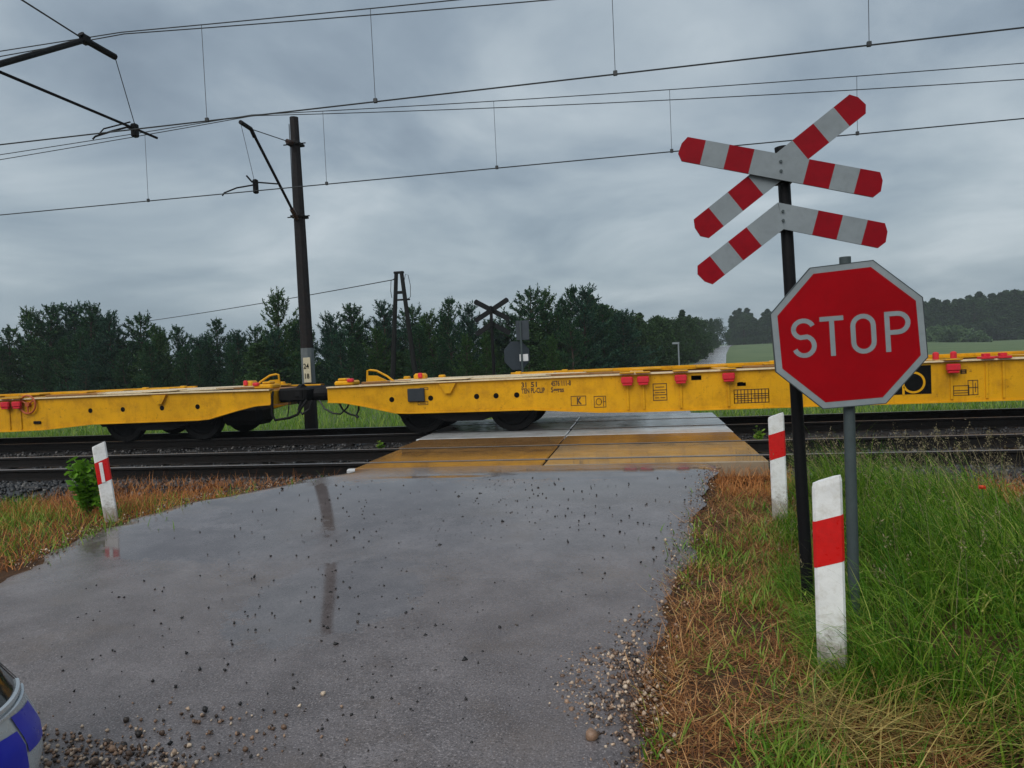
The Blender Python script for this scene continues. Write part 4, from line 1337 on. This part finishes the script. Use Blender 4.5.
# rounded shrub mass on the field edge
pA, pB, pT = at(918, 341, 205), at(986, 338, 205), at(945, 325, 205)
g = np.random.default_rng(77); C, D, Ln = [], [], []
for q in range(90):
    t = g.uniform(0, 1); x = pA.x + (pB.x - pA.x) * t; h = max(.3, pT.z + .2) * math.sin(math.pi * min(1, t * .9 + .12)) ** .6
    c = np.array([x, 205 + g.uniform(-3, 3), -.2 + h * g.uniform(.2, .82)]); v = g.normal(0, 1, (60, 3)); v /= np.linalg.norm(v, axis=1, keepdims=True)
    C.append(c + v * .9); D.append(v + g.normal(0, .5, (60, 3))); Ln.append(g.uniform(.35, .7, 60))
V, F_ = quads_at(np.concatenate(C), np.concatenate(D), np.concatenate(Ln), np.concatenate(Ln) * .7)
tag(link('shrub', np_mesh('shrub', V, F_, M['bushleaf'])), 'long low rounded shrub on the far edge of the green field', 'shrub')

# ------------------------------------------------------------------ grass


def blades(P, Ln, az, lean, curl, Wd, ns=4):
    """curved tapering ribbons"""
    n = len(P); dirv = np.stack([np.cos(az), np.sin(az)], -1)
    tw = rng.normal(0, .5, n); side = np.stack([-np.sin(az + tw), np.cos(az + tw), np.zeros(n)], -1)
    pts = [P]; seg = Ln / ns
    for i in range(ns):
        t = lean + curl * (i + .5) / ns
        st = np.stack([dirv[:, 0] * np.sin(t), dirv[:, 1] * np.sin(t), np.cos(t)], -1)
        pts.append(pts[-1] + st * seg[:, None])
    rows_ = []
    for i, p in enumerate(pts):
        w = Wd * (1 - (i / ns) ** 1.6) * .5 + .0003
        rows_ += [p - side * w[:, None], p + side * w[:, None]]
    V = np.stack(rows_, 1); k = 2 * (ns + 1)
    f = np.array([(2 * i, 2 * i + 1, 2 * i + 3, 2 * i + 2) for i in range(ns)])
    F_ = (f[None] + (np.arange(n) * k)[:, None, None]).reshape(-1, 4)
    return V.reshape(-1, 3), F_, pts[-1]


class Blades:
    def __init__(s): s.V = []; s.F = []; s.n = 0

    def add(s, V, F_):
        s.V.append(V); s.F.append(F_ + s.n); s.n += len(V)

    def done(s, name, m_, label, cat):
        return tag(link(name, np_mesh(name, np.concatenate(s.V), np.concatenate(s.F), m_)), label, cat, kind='stuff')


def gpos(x, y): return np.stack([x, y, terr(x, y) - .01], -1)


def clump(x, y, f=1.3, seed=0):
    """patchy 0..1 field"""
    return .5 + .25 * (np.sin(x * 2.1 * f + 1.3 * seed + np.sin(y * 1.7 * f)) + np.sin(y * 2.7 * f + seed + np.sin(x * 1.9 * f + 2)))


def edge(y): return np.interp(y, [0, 2, 3.4, 3.6, 5, 6, 7, 8, 9], [1.0, .95, .86, .80, .88, 1.0, 1.22, 1.5, 2.2])   # where the tall grass starts


B = Blades()
n = 74000
y = 1.2 + (8.75 - 1.2) * rng.random(n) ** 1.15; x = edge(y) + (rng.random(n) ** 1.15) * (1.2 + .72 * y)
ok = (rng.random(n) < .12 + 1.0 * clump(x, y, 1.6)) & ~((y > 7.35) & (x > 3.3)) & ~((y < 3.2 + .12 * np.sin(x * 9)) & (x < 1.25) & (rng.random(n) < .9)) & ~((y < 3.35) & (y > 2.95) & (x < 1.9) & (rng.random(n) < .7))
ok &= ~((y > 7.0) & (x > 3.25 + .15 * np.sin(y * 7)))
x, y = x[ok], y[ok]; n = len(x)
inn = np.clip((x - edge(y)) / .5, 0, 1)
Ln = (.18 + .36 * inn * (.35 + .95 * clump(x, y, 1.2, 3))) * rng.uniform(.5, 1.35, n) * (1 - .5 * sstep(5.8, 7.0, y) * sstep(2.7, 3.4, x)) * (1 + .25 * sstep(6.2, 7.6, y))
az = math.pi + .5 + 2.2 * (clump(x, y, .7, 9) - .5) + rng.normal(0, .9, n)
V, F_, _ = blades(gpos(x, y), Ln, az, np.abs(rng.normal(.18, .2, n)), rng.uniform(.5, 2.3, n), rng.uniform(.0035, .009, n))
B.add(V, F_)
n = 5200
y = 1.4 + 7.0 * rng.random(n); x = edge(y) + rng.random(n) * (.8 + .6 * y); ok = (clump(x, y, 2.2, 4) > .5) & ~((y > 7.0) & (x > 3.1)) & ~((y < 3.4) & (x < 1.9))
x, y = x[ok], y[ok]; n = len(x)
V, F_, _ = blades(gpos(x, y) + np.stack([0 * x, 0 * x, rng.uniform(.02, .30, n)], -1), rng.uniform(.04, .11, n), rng.uniform(0, 6.28, n), np.abs(rng.normal(.9, .4, n)), rng.uniform(.0, 1.0, n), rng.uniform(.006, .015, n), 3)
B.add(V, F_)
# left verge green patches
n = 9000
x = rng.uniform(-9.5, -5.2, n); y = rng.uniform(5.6, 8.0, n)
ok = (x < interp(y, RL) - .35 - .35 * clump(x, y, 2)) & (clump(x, y, 1.5, 5) > .52)
x, y = x[ok], y[ok]; n = len(x)
V, F_, _ = blades(gpos(x, y), rng.uniform(.08, .24, n), rng.uniform(0, 6.28, n), np.abs(rng.normal(.25, .2, n)), rng.uniform(.3, 1.6, n), rng.uniform(.004, .009, n))
B.add(V, F_)
B.done('grass', M['grass'], 'tall wet green grass on the bank right of the posts', 'grass')

# meadow behind the tracks
B = Blades(); n = 26000
y = 16.8 + 14 * rng.random(n) ** 1.6; x = rng.uniform(-22, 16, n)
ok = np.abs(x - interp(y, FARROAD)) > interp(y, FARROAD, 2) + .1
x, y = x[ok], y[ok]; n = len(x)
V, F_, _ = blades(gpos(x, y), rng.uniform(.12, .38, n), rng.uniform(0, 6.28, n), np.abs(rng.normal(.15, .2, n)), rng.uniform(.2, 1.3, n), rng.uniform(.012, .025, n), 3)
B.add(V, F_)
B.done('meadow_grass', M['weed'], 'green meadow grass beyond the train', 'grass')

# pale seeding stems
B = Blades()
n = 420
y = rng.uniform(3.9, 8.4, n); x = edge(y) + .1 + rng.random(n) * (1.0 + .55 * y)
y2 = rng.uniform(6.6, 8.6, 230); x2 = 1.55 + 2.3 * rng.random(230)
x = np.concatenate([x, x2]); y = np.concatenate([y, y2]); n = len(x)
Ln = rng.uniform(.35, .75, n)
az = rng.normal(math.pi + .3, 1.2, n)
V, F_, tips = blades(gpos(x, y), Ln, az, np.abs(rng.normal(.1, .12, n)), rng.uniform(.1, 1.1, n), np.full(n, .0032), 5)
B.add(V, F_)
m_ = 14
C = np.repeat(tips, m_, 0) + rng.normal(0, 1, (n * m_, 3)) * np.array([.012, .012, .03]) - np.array([0, 0, .02])
D = rng.normal(0, .5, (n * m_, 3)) + np.array([0, 0, .7]); LL = rng.uniform(.008, .018, n * m_)
Dn = D / np.linalg.norm(D, axis=1, keepdims=True); sd = np.cross(Dn, rng.normal(0, 1, D.shape)); sd /= np.linalg.norm(sd, axis=1, keepdims=True)
hw_ = sd * LL[:, None] * .22; V = np.stack([C - hw_, C + hw_, C + Dn * LL[:, None] + hw_ * .3, C + Dn * LL[:, None] - hw_ * .3], 1).reshape(-1, 3)
B.add(V, np.arange(len(V)).reshape(-1, 4))
B.done('seeding_grass', M['seed'], 'pale seeding grass stems among the green grass near the rails', 'grass')

# brown mown grass along the right road edge
B = Blades()
n = 52000
y = 1.3 + 7.5 * rng.random(n) ** 1.3
x0 = interp(y, RR) - .10 + .08 * np.sin(y * 4.3 + 2); x1 = edge(y) + .35
x = x0 + (x1 - x0) * rng.random(n) ** .85
d = (x - x0)
ok = rng.random(n) < np.clip(d / .16, .06, 1) * np.clip(1.5 * clump(x, y, 3.2, 6), .18, 1)
x, y = x[ok], y[ok]; n = len(x)
V, F_, _ = blades(gpos(x, y) + np.array([0, 0, .012]), rng.uniform(.05, .20, n), rng.uniform(0, 6.28, n), np.clip(rng.normal(1.35, .22, n), .5, 1.62), rng.normal(0, .35, n), rng.uniform(.002, .0055, n), 3)
B.add(V, F_)
B.done('dead_grass', M['straw'], 'brown dead mown grass along the right edge of the road', 'dead grass')

# yellow swath lying at the lower right
B = Blades()
n = 820
x = rng.uniform(.62, 1.75, n); y = rng.normal(3.16, .13, n) - .10 * (x - 1) + .10 * np.sin(x * 5)
ok = (y < 3.5) & (y > 2.0) & (rng.random(n) < .25 + .9 * clump(x, y, 3, 2)); x, y = x[ok], y[ok]; n = len(x)
az = np.where(rng.random(n) < .5, rng.normal(math.pi + .45, .75, n), rng.normal(.6, .75, n))
V, F_, _ = blades(gpos(x, y) + np.stack([np.zeros(n), np.zeros(n), rng.uniform(.015, .10, n)], -1), rng.uniform(.18, .60, n), az, np.clip(rng.normal(1.40, .16, n), .8, 1.62), rng.uniform(-.1, .45, n), rng.uniform(.0025, .006, n), 5)
B.add(V, F_)
B.done('straw_swath', M['swath'], 'yellow green mown straw lying at the foot of the nearest post', 'straw')

# orange dead grass on the left verge and by the slabs on the right
B = Blades()
n = 15000
x = rng.uniform(-7.6, -3.9, n); y = rng.uniform(7.0, 9.0, n)
ok = (x < interp(y, RL) - .08) & (y < 8.95 - .0 * x) & (rng.random(n) < .35 + .6 * clump(x, y, 2, 1))
xa, ya = x[ok], y[ok]
n = 7000; x = rng.uniform(-9.5, -5.3, n); y = rng.uniform(5.2, 7.4, n); ok = x < interp(y, RL) - .05
xa = np.concatenate([xa, x[ok]]); ya = np.concatenate([ya, y[ok]])
n = 2600; x = rng.uniform(.75, 1.7, n); y = rng.uniform(7.6, 8.95, n); ok = x > interp(y, RR) + .02
xa = np.concatenate([xa, x[ok]]); ya = np.concatenate([ya, y[ok]])
n = 5000; x = rng.uniform(3.15, 5.6, n); y = rng.uniform(6.7, 8.15, n)
xa = np.concatenate([xa, x]); ya = np.concatenate([ya, y]); n = len(xa)
pz = np.stack([xa, ya, np.maximum(terr(xa, ya), np.where((ya > 7.95), bal_z(xa, ya), -9))], -1)
V, F_, _ = blades(pz, rng.uniform(.06, .26, n), rng.uniform(0, 6.28, n), np.clip(rng.normal(.75, .4, n), 0, 1.5), rng.uniform(0, 1.2, n), rng.uniform(.003, .007, n), 3)
B.add(V, F_)
B.done('dead_grass', M['rustgrass'], 'orange brown dead grass between the road and the track ballast', 'dead grass')

# low green weeds in the brown strip and on both verges
B = Blades()
cx = []
for (px, py, r_, k) in [(360, 0, 0, 0)]: pass
spots = [(.55, 5.9, .20, 300), (.50, 5.5, .15, 200), (.95, 4.3, .10, 160), (.85, 4.9, .12, 160), (1.0, 6.2, .15, 200), (.62, 4.7, .12, 130), (.35, 3.9, .14, 60), (.52, 2.95, .10, 190), (.62, 2.85, .06, 110), (.42, 2.75, .07, 90), (.02, 3.0, .05, 24), (.75, 6.6, .2, 90), (.9, 5.4, .2, 90), (.72, 4.2, .16, 80), (.30, 5.0, .10, 40), (.95, 7.6, .25, 60), (.62, 3.4, .14, 70),
         (-5.9, 6.5, .4, 260), (-6.4, 6.2, .45, 300), (-7.2, 6.6, .5, 380), (-7.9, 6.8, .5, 380), (-5.5, 7.3, .25, 160), (-5.0, 7.85, .2, 110), (-4.55, 8.35, .18, 110), (-6.6, 7.2, .4, 220), (-5.75, 5.7, .25, 120)]
xs_, ys_, h_ = [], [], []
for (a, c, r_, k) in spots:
    xs_.append(rng.normal(a, r_, k)); ys_.append(rng.normal(c, r_, k)); h_.append(rng.uniform(.05, .17 if a > -3 else .22, k))
n = 5200; yy = rng.uniform(1.6, 8.3, n); xx = interp(yy, RR) + .08 + rng.random(n) ** .7 * 1.0; kk = rng.random(n) < .03 + 1.25 * (clump(xx, yy, 2.6, 7) - .35); xs_.append(xx[kk]); ys_.append(yy[kk]); h_.append(rng.uniform(.03, .13, kk.sum()) * (.6 + .9 * (xx[kk] - interp(yy[kk], RR))))
x, y, hh_ = np.concatenate(xs_), np.concatenate(ys_), np.concatenate(h_); n = len(x)
V, F_, _ = blades(gpos(x, y), hh_, rng.uniform(0, 6.28, n), np.abs(rng.normal(.35, .3, n)), rng.uniform(.2, 1.5, n), rng.uniform(.006, .014, n), 3)
B.add(V, F_)
B.done('low_weeds', M['weed'], 'small green weed tufts in the brown grass of both verges', 'weeds')


def leaf_plant(loc, H, nst, nl, ls, m_, name, label, cat):
    root = empty(name, loc); tag(root, label, cat)
    b = MB(); C, D, Ln = [], [], []
    for s_ in range(nst):
        a = random.uniform(0, 6.28); e = Vector((math.cos(a) * H * .28 * random.random(), math.sin(a) * H * .28 * random.random(), H * random.uniform(.6, 1)))
        b.tube([(0, 0, -.03), e * .55, e], [.006, .004, .002], 5)
        for q in range(nl):
            t = random.uniform(.15, 1); aa = random.uniform(0, 6.28)
            C.append(np.array(e * t)); D.append(np.array((math.cos(aa), math.sin(aa), random.uniform(-.1, .7)))); Ln.append(random.uniform(.6, 1.2) * ls)
    b.build('stem', M['stem'], root)
    V, F_ = quads_at(np.array(C), np.array(D), np.array(Ln), np.array(Ln) * .55)
    link('leaves', np_mesh('leaves', V, F_, m_), root)
    return root


leaf_plant((-6.28, 7.05, -.2), .70, 14, 40, .10, M['weedbright'], 'weed_plant', 'bright green leafy weed growing beside the leaning white post', 'weed')
leaf_plant((-5.98, 6.95, -.2), .30, 6, 22, .075, M['weedbright'], 'weed_plant', 'small leafy weed at the foot of the leaning white post', 'weed')
leaf_plant((-7.75, 6.6, -.24), .34, 8, 22, .09, M['weedbright'], 'weed_plant', 'low leafy green weed near the left edge of the verge', 'weed')
leaf_plant((1.75, 11.6, -.2), .35, 6, 20, .07, M['weed'], 'weed_plant', 'small dark weed growing beside the right end of the crossing slabs', 'weed')
leaf_plant((-4.45, 11.5, -.2), .28, 6, 18, .07, M['weed'], 'weed_plant', 'small weed between the rails left of the crossing slabs', 'weed')
# the poppy
pp = at(982, 489, 6.0)
ph = pp.z - float(terr(pp.x, 6.0))
root = empty('poppy', (pp.x, 6.0, pp.z - .30)); tag(root, 'single red poppy above the green grass near the right edge', 'flower')
b = MB(); b.tube([(.02, 0, .30 - ph), (.01, 0, .15), (0, 0, .30)], .0035, 5); b.build('stem', M['stem'], root)
b = MB()
for k in range(5):
    a = k * 1.257; ca, sa = math.cos(a), math.sin(a)
    pts = []
    for r, z, w in ((.002, .30, .004), (.014, .302, .018), (.022, .314, .020), (.024, .325, .012)):
        pts += [(ca * r - sa * w, sa * r + ca * w, z), (ca * r + sa * w, sa * r - ca * w, z)]
    b.add(pts, [(0, 1, 3, 2), (2, 3, 5, 4), (4, 5, 7, 6)])
b.build('petals', M['poppy'], root, fixn=False)

# ------------------------------------------------------------------ stones on the road
n = 2300
px = rng.uniform(-4.6, .6, n); py = rng.uniform(2.2, 8.2, n)
ok = (px < interp(py, RR) - .02) & (rng.random(n) < .12 + .75 * clump(px, py, .9, 4) * np.clip(.25 + (px + 3.6) / 3, 0, 1))
px, py = px[ok], py[ok]; n = len(px)
sz = rng.uniform(.004, .010, n) * (1 + .9 * (rng.random(n) < .06))
V1, T1 = rocks(n, np.stack([px, py, road_z(py) + sz * .3], -1), sz, .7, True)
tag(link('road_crumbs', np_mesh('road_crumbs', V1, T1, M['crumb'])), 'dark bits of stone scattered over the wet road', 'loose stones', kind='stuff')
# gravel: spill by the right edge, patch near the car
P_ = []
n = 1000; a = rng.uniform(0, 6.28, n); r = np.abs(rng.normal(.24, .08, n)); P_.append(np.stack([-.22 + r * np.cos(a) * .8, 3.52 + r * np.sin(a) * 1.3], -1))
n = 380; P_.append(np.stack([rng.normal(-.06, .10, n), rng.uniform(2.2, 4.4, n)], -1))
n = 2400; q = rng.random((n, 2)); P_.append(np.stack([-3.1 + 1.2 * q[:, 0], 1.4 + 1.50 * q[:, 1] ** .8 - .22 * q[:, 0]], -1))
n = 160; P_.append(np.stack([rng.normal(-2.1, .4, n), rng.normal(2.85, .16, n)], -1))
n = 800; yy = 2.0 + 6.8 * rng.random(n) ** 1.2; P_.append(np.stack([interp(yy, RR) + rng.normal(-.02, .085, n), yy], -1))
n = 500; yy = rng.uniform(5.2, 8.3, n); P_.append(np.stack([interp(yy, RL) - .02 + rng.normal(0, .12, n), yy], -1))
P_ = np.concatenate(P_); n = len(P_)
big_ = rng.random(n) < .10
sz = rng.uniform(.003, .0095, n) * np.where(big_, 1.9, 1)
sz = np.where((P_[:, 0] < -1.7) & (P_[:, 1] < 3.2), sz * 1.25, sz)
pz_ = np.stack([P_[:, 0], P_[:, 1], np.maximum(road_z(P_[:, 1]), terr(P_[:, 0], P_[:, 1])) + sz * .3], -1)
rd = sz > .0105
V, T = rocks(int(rd.sum()), pz_[rd], sz[rd] * .9, .6)
Va, Ta = rocks(int((~rd).sum()), pz_[~rd], sz[~rd], .6, True)
V, T = np.concatenate([V, Va]), np.concatenate([T, Ta + len(V)])
tag(link('gravel', np_mesh('gravel', V, T, M['pebble'])), 'brown gravel spilled at the road edge and beside the car', 'gravel', kind='stuff')
for (px, py, s_, lab) in ((592, 735, .035, 'larger brown stone lying on the road left of the dead grass'), (205, 708, .018, 'single dark stone alone on the road right of the car')):
    d_ = AF + AR * ((px - 512) / FPX) + AU * ((384 - py) / FPX); k_ = (-.25 - CAMH) / d_.z
    V, T = rocks(1, np.array([[d_.x * k_, d_.y * k_, -.262 + s_ * .3]]), np.array([s_]))
    tag(link('stone', np_mesh('stone', V, T, M['pebble'] if s_ > .03 else M['crumb'])), lab, 'stone')

# ------------------------------------------------------------------ police car, front right corner in view
CAR_L, CAR_W = 4.2, 1.80
root = empty('police_car', (0, 0, 0)); tag(root, 'silver police car with blue stickers, only its front corner in the lower left', 'police car')


def sup(th_, a, b_, n_):
    c, s_ = math.cos(th_), math.sin(th_)
    return (a * math.copysign(abs(c) ** (2 / n_), c), b_ * math.copysign(abs(s_) ** (2 / n_), s_))


ZP = [(.20, .93, .90), (.30, .985, .965), (.42, 1.0, .985), (.52, .995, 1.0), (.62, .975, .995), (.72, .945, .975), (.80, .905, .945), (.835, .875, .92)]   # height, length scale, width scale


def car_pt(th_, z, out=0.0):
    la = np.interp(z, [q[0] for q in ZP], [q[1] for q in ZP]); wa = np.interp(z, [q[0] for q in ZP], [q[2] for q in ZP])
    x, y = sup(th_, CAR_L / 2 * la + out, CAR_W / 2 * wa + out, 4.2)
    return Vector((x, y, z))


def patch(name, m_, ths, zs, out, nt_=14, nz=6, skew=0.0, parent=None):
    b = MB()
    T_ = np.linspace(0, 1, nt_); Zs = np.linspace(0, 1, nz)
    for v in Zs:
        for u in T_:
            z = zs[0] + (zs[1] - zs[0]) * v + skew * (u - .5)
            b.v.append(tuple(car_pt(ths[0] + (ths[1] - ths[0]) * u, z, out)))
    for i in range(nz - 1):
        for j in range(nt_ - 1):
            b.f.append((i * nt_ + j, i * nt_ + j + 1, (i + 1) * nt_ + j + 1, (i + 1) * nt_ + j)); b.m.append(0)
    return b.build(name, m_, parent or root, smooth=True)


b = MB(); NTH = 160
zz = [q[0] for q in ZP]
for z in zz:
    for j in range(NTH): b.v.append(tuple(car_pt(2 * math.pi * j / NTH, z)))
for sc2, z in ((.97, .862), (.90, .885), (.7, .915), (.3, .94)):
    for j in range(NTH):
        p = car_pt(2 * math.pi * j / NTH, .835); b.v.append((p.x * sc2, p.y * sc2, z))
nr = len(zz) + 4
for i in range(nr - 1):
    for j in range(NTH):
        b.f.append((i * NTH + j, i * NTH + (j + 1) % NTH, (i + 1) * NTH + (j + 1) % NTH, (i + 1) * NTH + j)); b.m.append(0)
b.f.append(tuple((nr - 1) * NTH + j for j in range(NTH))); b.m.append(0)
b.f.append(tuple(range(NTH))[::-1]); b.m.append(0)
b.build('body', M['silver'], root, smooth=True)
# cabin
b = MB(); n4 = 60
for (x0, x1, w, z) in ((-2.0, .98, .80, .86), (-1.92, .72, .77, 1.0), (-1.62, .22, .66, 1.32), (-1.50, .05, .60, 1.40)):
    for j in range(n4):
        q = sup(2 * math.pi * j / n4, (x1 - x0) / 2, w, 5); b.v.append((q[0] + (x0 + x1) / 2, q[1], z))
for i in range(3):
    for j in range(n4):
        b.f.append((i * n4 + j, i * n4 + (j + 1) % n4, (i + 1) * n4 + (j + 1) % n4, (i + 1) * n4 + j)); b.m.append(0)
b.build('windows', M['glass'], root, smooth=True)
b = MB()
for (k, z) in ((1.02, 1.392), (1.03, 1.42), (.9, 1.45), (.5, 1.465)):
    for j in range(n4):
        q = sup(2 * math.pi * j / n4, .79 * k, .61 * k, 5); b.v.append((q[0] - .73, q[1], z))
for i in range(3):
    for j in range(n4):
        b.f.append((i * n4 + j, i * n4 + (j + 1) % n4, (i + 1) * n4 + (j + 1) % n4, (i + 1) * n4 + j)); b.m.append(0)
b.f.append(tuple(3 * n4 + j for j in range(n4))); b.m.append(0)
b.build('roof', M['silver'], root, smooth=True)
for x0, z0, x1, z1 in ((.72, .98, .1, 1.4), (-.75, .9, -.72, 1.4), (-1.9, .98, -1.55, 1.38)):
    for sg in (-1, 1):
        b = MB(); b.tube([(x0, sg * .775, z0), ((x0 + x1) / 2, sg * .71, (z0 + z1) / 2), (x1, sg * .615, z1)], .035, 8); b.build('pillar', M['silver'], root)
for sx in (1.3, -1.3):
    for sg in (-1, 1):
        b = MB(); b.tube([(sx, sg * .70, .31), (sx, sg * .91, .31)], .315, 28); w_ = b.build('wheel', M['tyre'], root)
        b = MB(); b.tube([(sx, sg * .905, .31), (sx, sg * .922, .31)], .21, 24); b.build('rim', M['trim'], w_)
HL = (-.33, -.76)
for sg in (1, -1):
    hl = patch('headlight', M['glass'], (sg * -.20, sg * -.86), (.655, .815), .005, 20, 8)
    b = MB()
    lo = [car_pt(sg * (-.20 + (-.66) * t), .648, .006) for t in np.linspace(0, 1, 20)]; b.tube(lo, .010, 6)
    lo = [car_pt(sg * (-.20 + (-.66) * t), .628, .006) for t in np.linspace(0, 1, 20)]; b.tube(lo, .007, 6)
    lo = [car_pt(sg * (-.20 + (-.66) * t), .828, .004) for t in np.linspace(0, 1, 20)]; b.tube(lo, .009, 6)  # added bright strip in place of the sky's glint on the hood edge
    b.build('headlight_trim_glint', M['trim'], hl)
    patch('sticker', M['blue'], (sg * -.27, sg * -.485), (.475, .605), .004, 10, 6, sg * .02)
    patch('sticker', M['blue'], (sg * -.50, sg * -.72), (.45, .58), .004, 10, 6, sg * .02)
    for k in range(14):
        x0 = 1.0 - k * .19
        b = MB(); yy = sg * -(CAR_W / 2 + .004)
        b.add([(x0, yy, .56 + .09 * (k % 2)), (x0 - .17, yy, .56 + .09 * (k % 2)), (x0 - .17, yy, .64 + .09 * (k % 2)), (x0, yy, .64 + .09 * (k % 2))], [(0, 1, 2, 3)])
        b.build('sticker', M['blue'], root, fixn=False)
patch('grille', M['rubber'], (-.16, .16), (.62, .78), .006, 14, 4)
# put the front right corner where the photograph has it
head = R_(62)
corner = car_pt(-.62, .70)
tgt = at(18, 700, 1.72)
Rz = Matrix.Rotation(head, 3, 'Z')
pc_ = Rz @ corner
root.rotation_euler = (0, 0, head)
root.location = (tgt.x - pc_.x - .165, tgt.y - pc_.y - .02, -.268)

# ------------------------------------------------------------------ damp air
b = MB(); b.box(-900, 900, -120, 900, -3, 24)
m = bpy.data.materials.new('damp air'); m.use_nodes = True; nt = m.node_tree
nt.nodes.remove(nt.nodes['Principled BSDF'])
pv = N(nt, 'ShaderNodeVolumePrincipled'); pv.inputs['Density'].default_value = .0006; pv.inputs['Color'].default_value = (.86, .92, .96, 1); pv.inputs['Anisotropy'].default_value = .2
nt.links.new(pv.outputs[0], nt.nodes['Material Output'].inputs['Volume'])
tag(b.build('haze', m), 'thin grey rain haze over the fields', 'haze', kind='stuff')

# ------------------------------------------------------------------ light
w = bpy.data.worlds.new('World'); S.world = w; w.use_nodes = True
nt = w.node_tree; bg = nt.nodes['Background']
SUN_EL, SUN_AZ = R_(48), R_(200)      # azimuth clockwise from +Y
sky = nt.nodes.new('ShaderNodeTexSky'); sky.sky_type = 'NISHITA'; sky.sun_disc = False
sky.sun_elevation = SUN_EL; sky.sun_rotation = SUN_AZ; sky.air_density = 1.5; sky.dust_density = 3
tc = nt.nodes.new('ShaderNodeTexCoord')
sx = N(nt, 'ShaderNodeSeparateXYZ'); nt.links.new(tc.outputs['Generated'], sx.inputs[0])
zc_ = math_(nt, 'ADD', math_(nt, 'MAXIMUM', sx.outputs['Z'], 0.0), .22)
cb = N(nt, 'ShaderNodeCombineXYZ')
nt.links.new(math_(nt, 'DIVIDE', sx.outputs['X'], zc_), cb.inputs[0]); nt.links.new(math_(nt, 'DIVIDE', sx.outputs['Y'], zc_), cb.inputs[1])
n1 = N(nt, 'ShaderNodeTexNoise', Scale=1.15, Detail=7, Roughness=.52, Distortion=.35); nt.links.new(cb.outputs[0], n1.inputs['Vector'])
n2 = N(nt, 'ShaderNodeTexNoise', Scale=.45, Detail=3, Roughness=.5); nt.links.new(cb.outputs[0], n2.inputs['Vector'])
f = math_(nt, 'ADD', math_(nt, 'MULTIPLY', n1.outputs['Fac'], .6), math_(nt, 'MULTIPLY', n2.outputs['Fac'], .4))
cloud = ramp(nt, f, [(.37, (.175, .225, .285)), (.45, (.265, .328, .392)), (.53, (.405, .470, .522)), (.63, (.64, .695, .735))])
hz = ramp(nt, math_(nt, 'MAXIMUM', sx.outputs['Z'], 0.0), [(.0, 1.0), (.30, 0.0)])
cloud = mix(nt, math_(nt, 'MULTIPLY', hz, .6), cloud, (.270, .352, .410))
SC = nt.nodes.new('ShaderNodeVectorMath'); SC.operation = 'SCALE'; SC.inputs['Scale'].default_value = 7.7
nt.links.new(cloud, SC.inputs[0])
nt.links.new(mix(nt, .06, SC.outputs[0], sky.outputs[0]), bg.inputs['Color'])
bg.inputs['Strength'].default_value = .1
sun = bpy.data.objects.new('sun', bpy.data.lights.new('sun', 'SUN')); COL.objects.link(sun)
sun.data.energy = 1.5; sun.data.angle = R_(50); sun.data.color = (1, .97, .93)
dv = Vector((math.sin(SUN_AZ) * math.cos(SUN_EL), math.cos(SUN_AZ) * math.cos(SUN_EL), math.sin(SUN_EL)))
sun.rotation_euler = dv.to_track_quat('Z', 'Y').to_euler()

S.view_settings.view_transform = 'Standard'; S.view_settings.look = 'None'; S.view_settings.exposure = .52; S.view_settings.gamma = 1
try:
    S.view_settings.use_curve_mapping = False
except Exception:
    pass
S.cycles.use_denoising = True
S.cycles.max_bounces = 6
S.cycles.transparent_max_bounces = 4
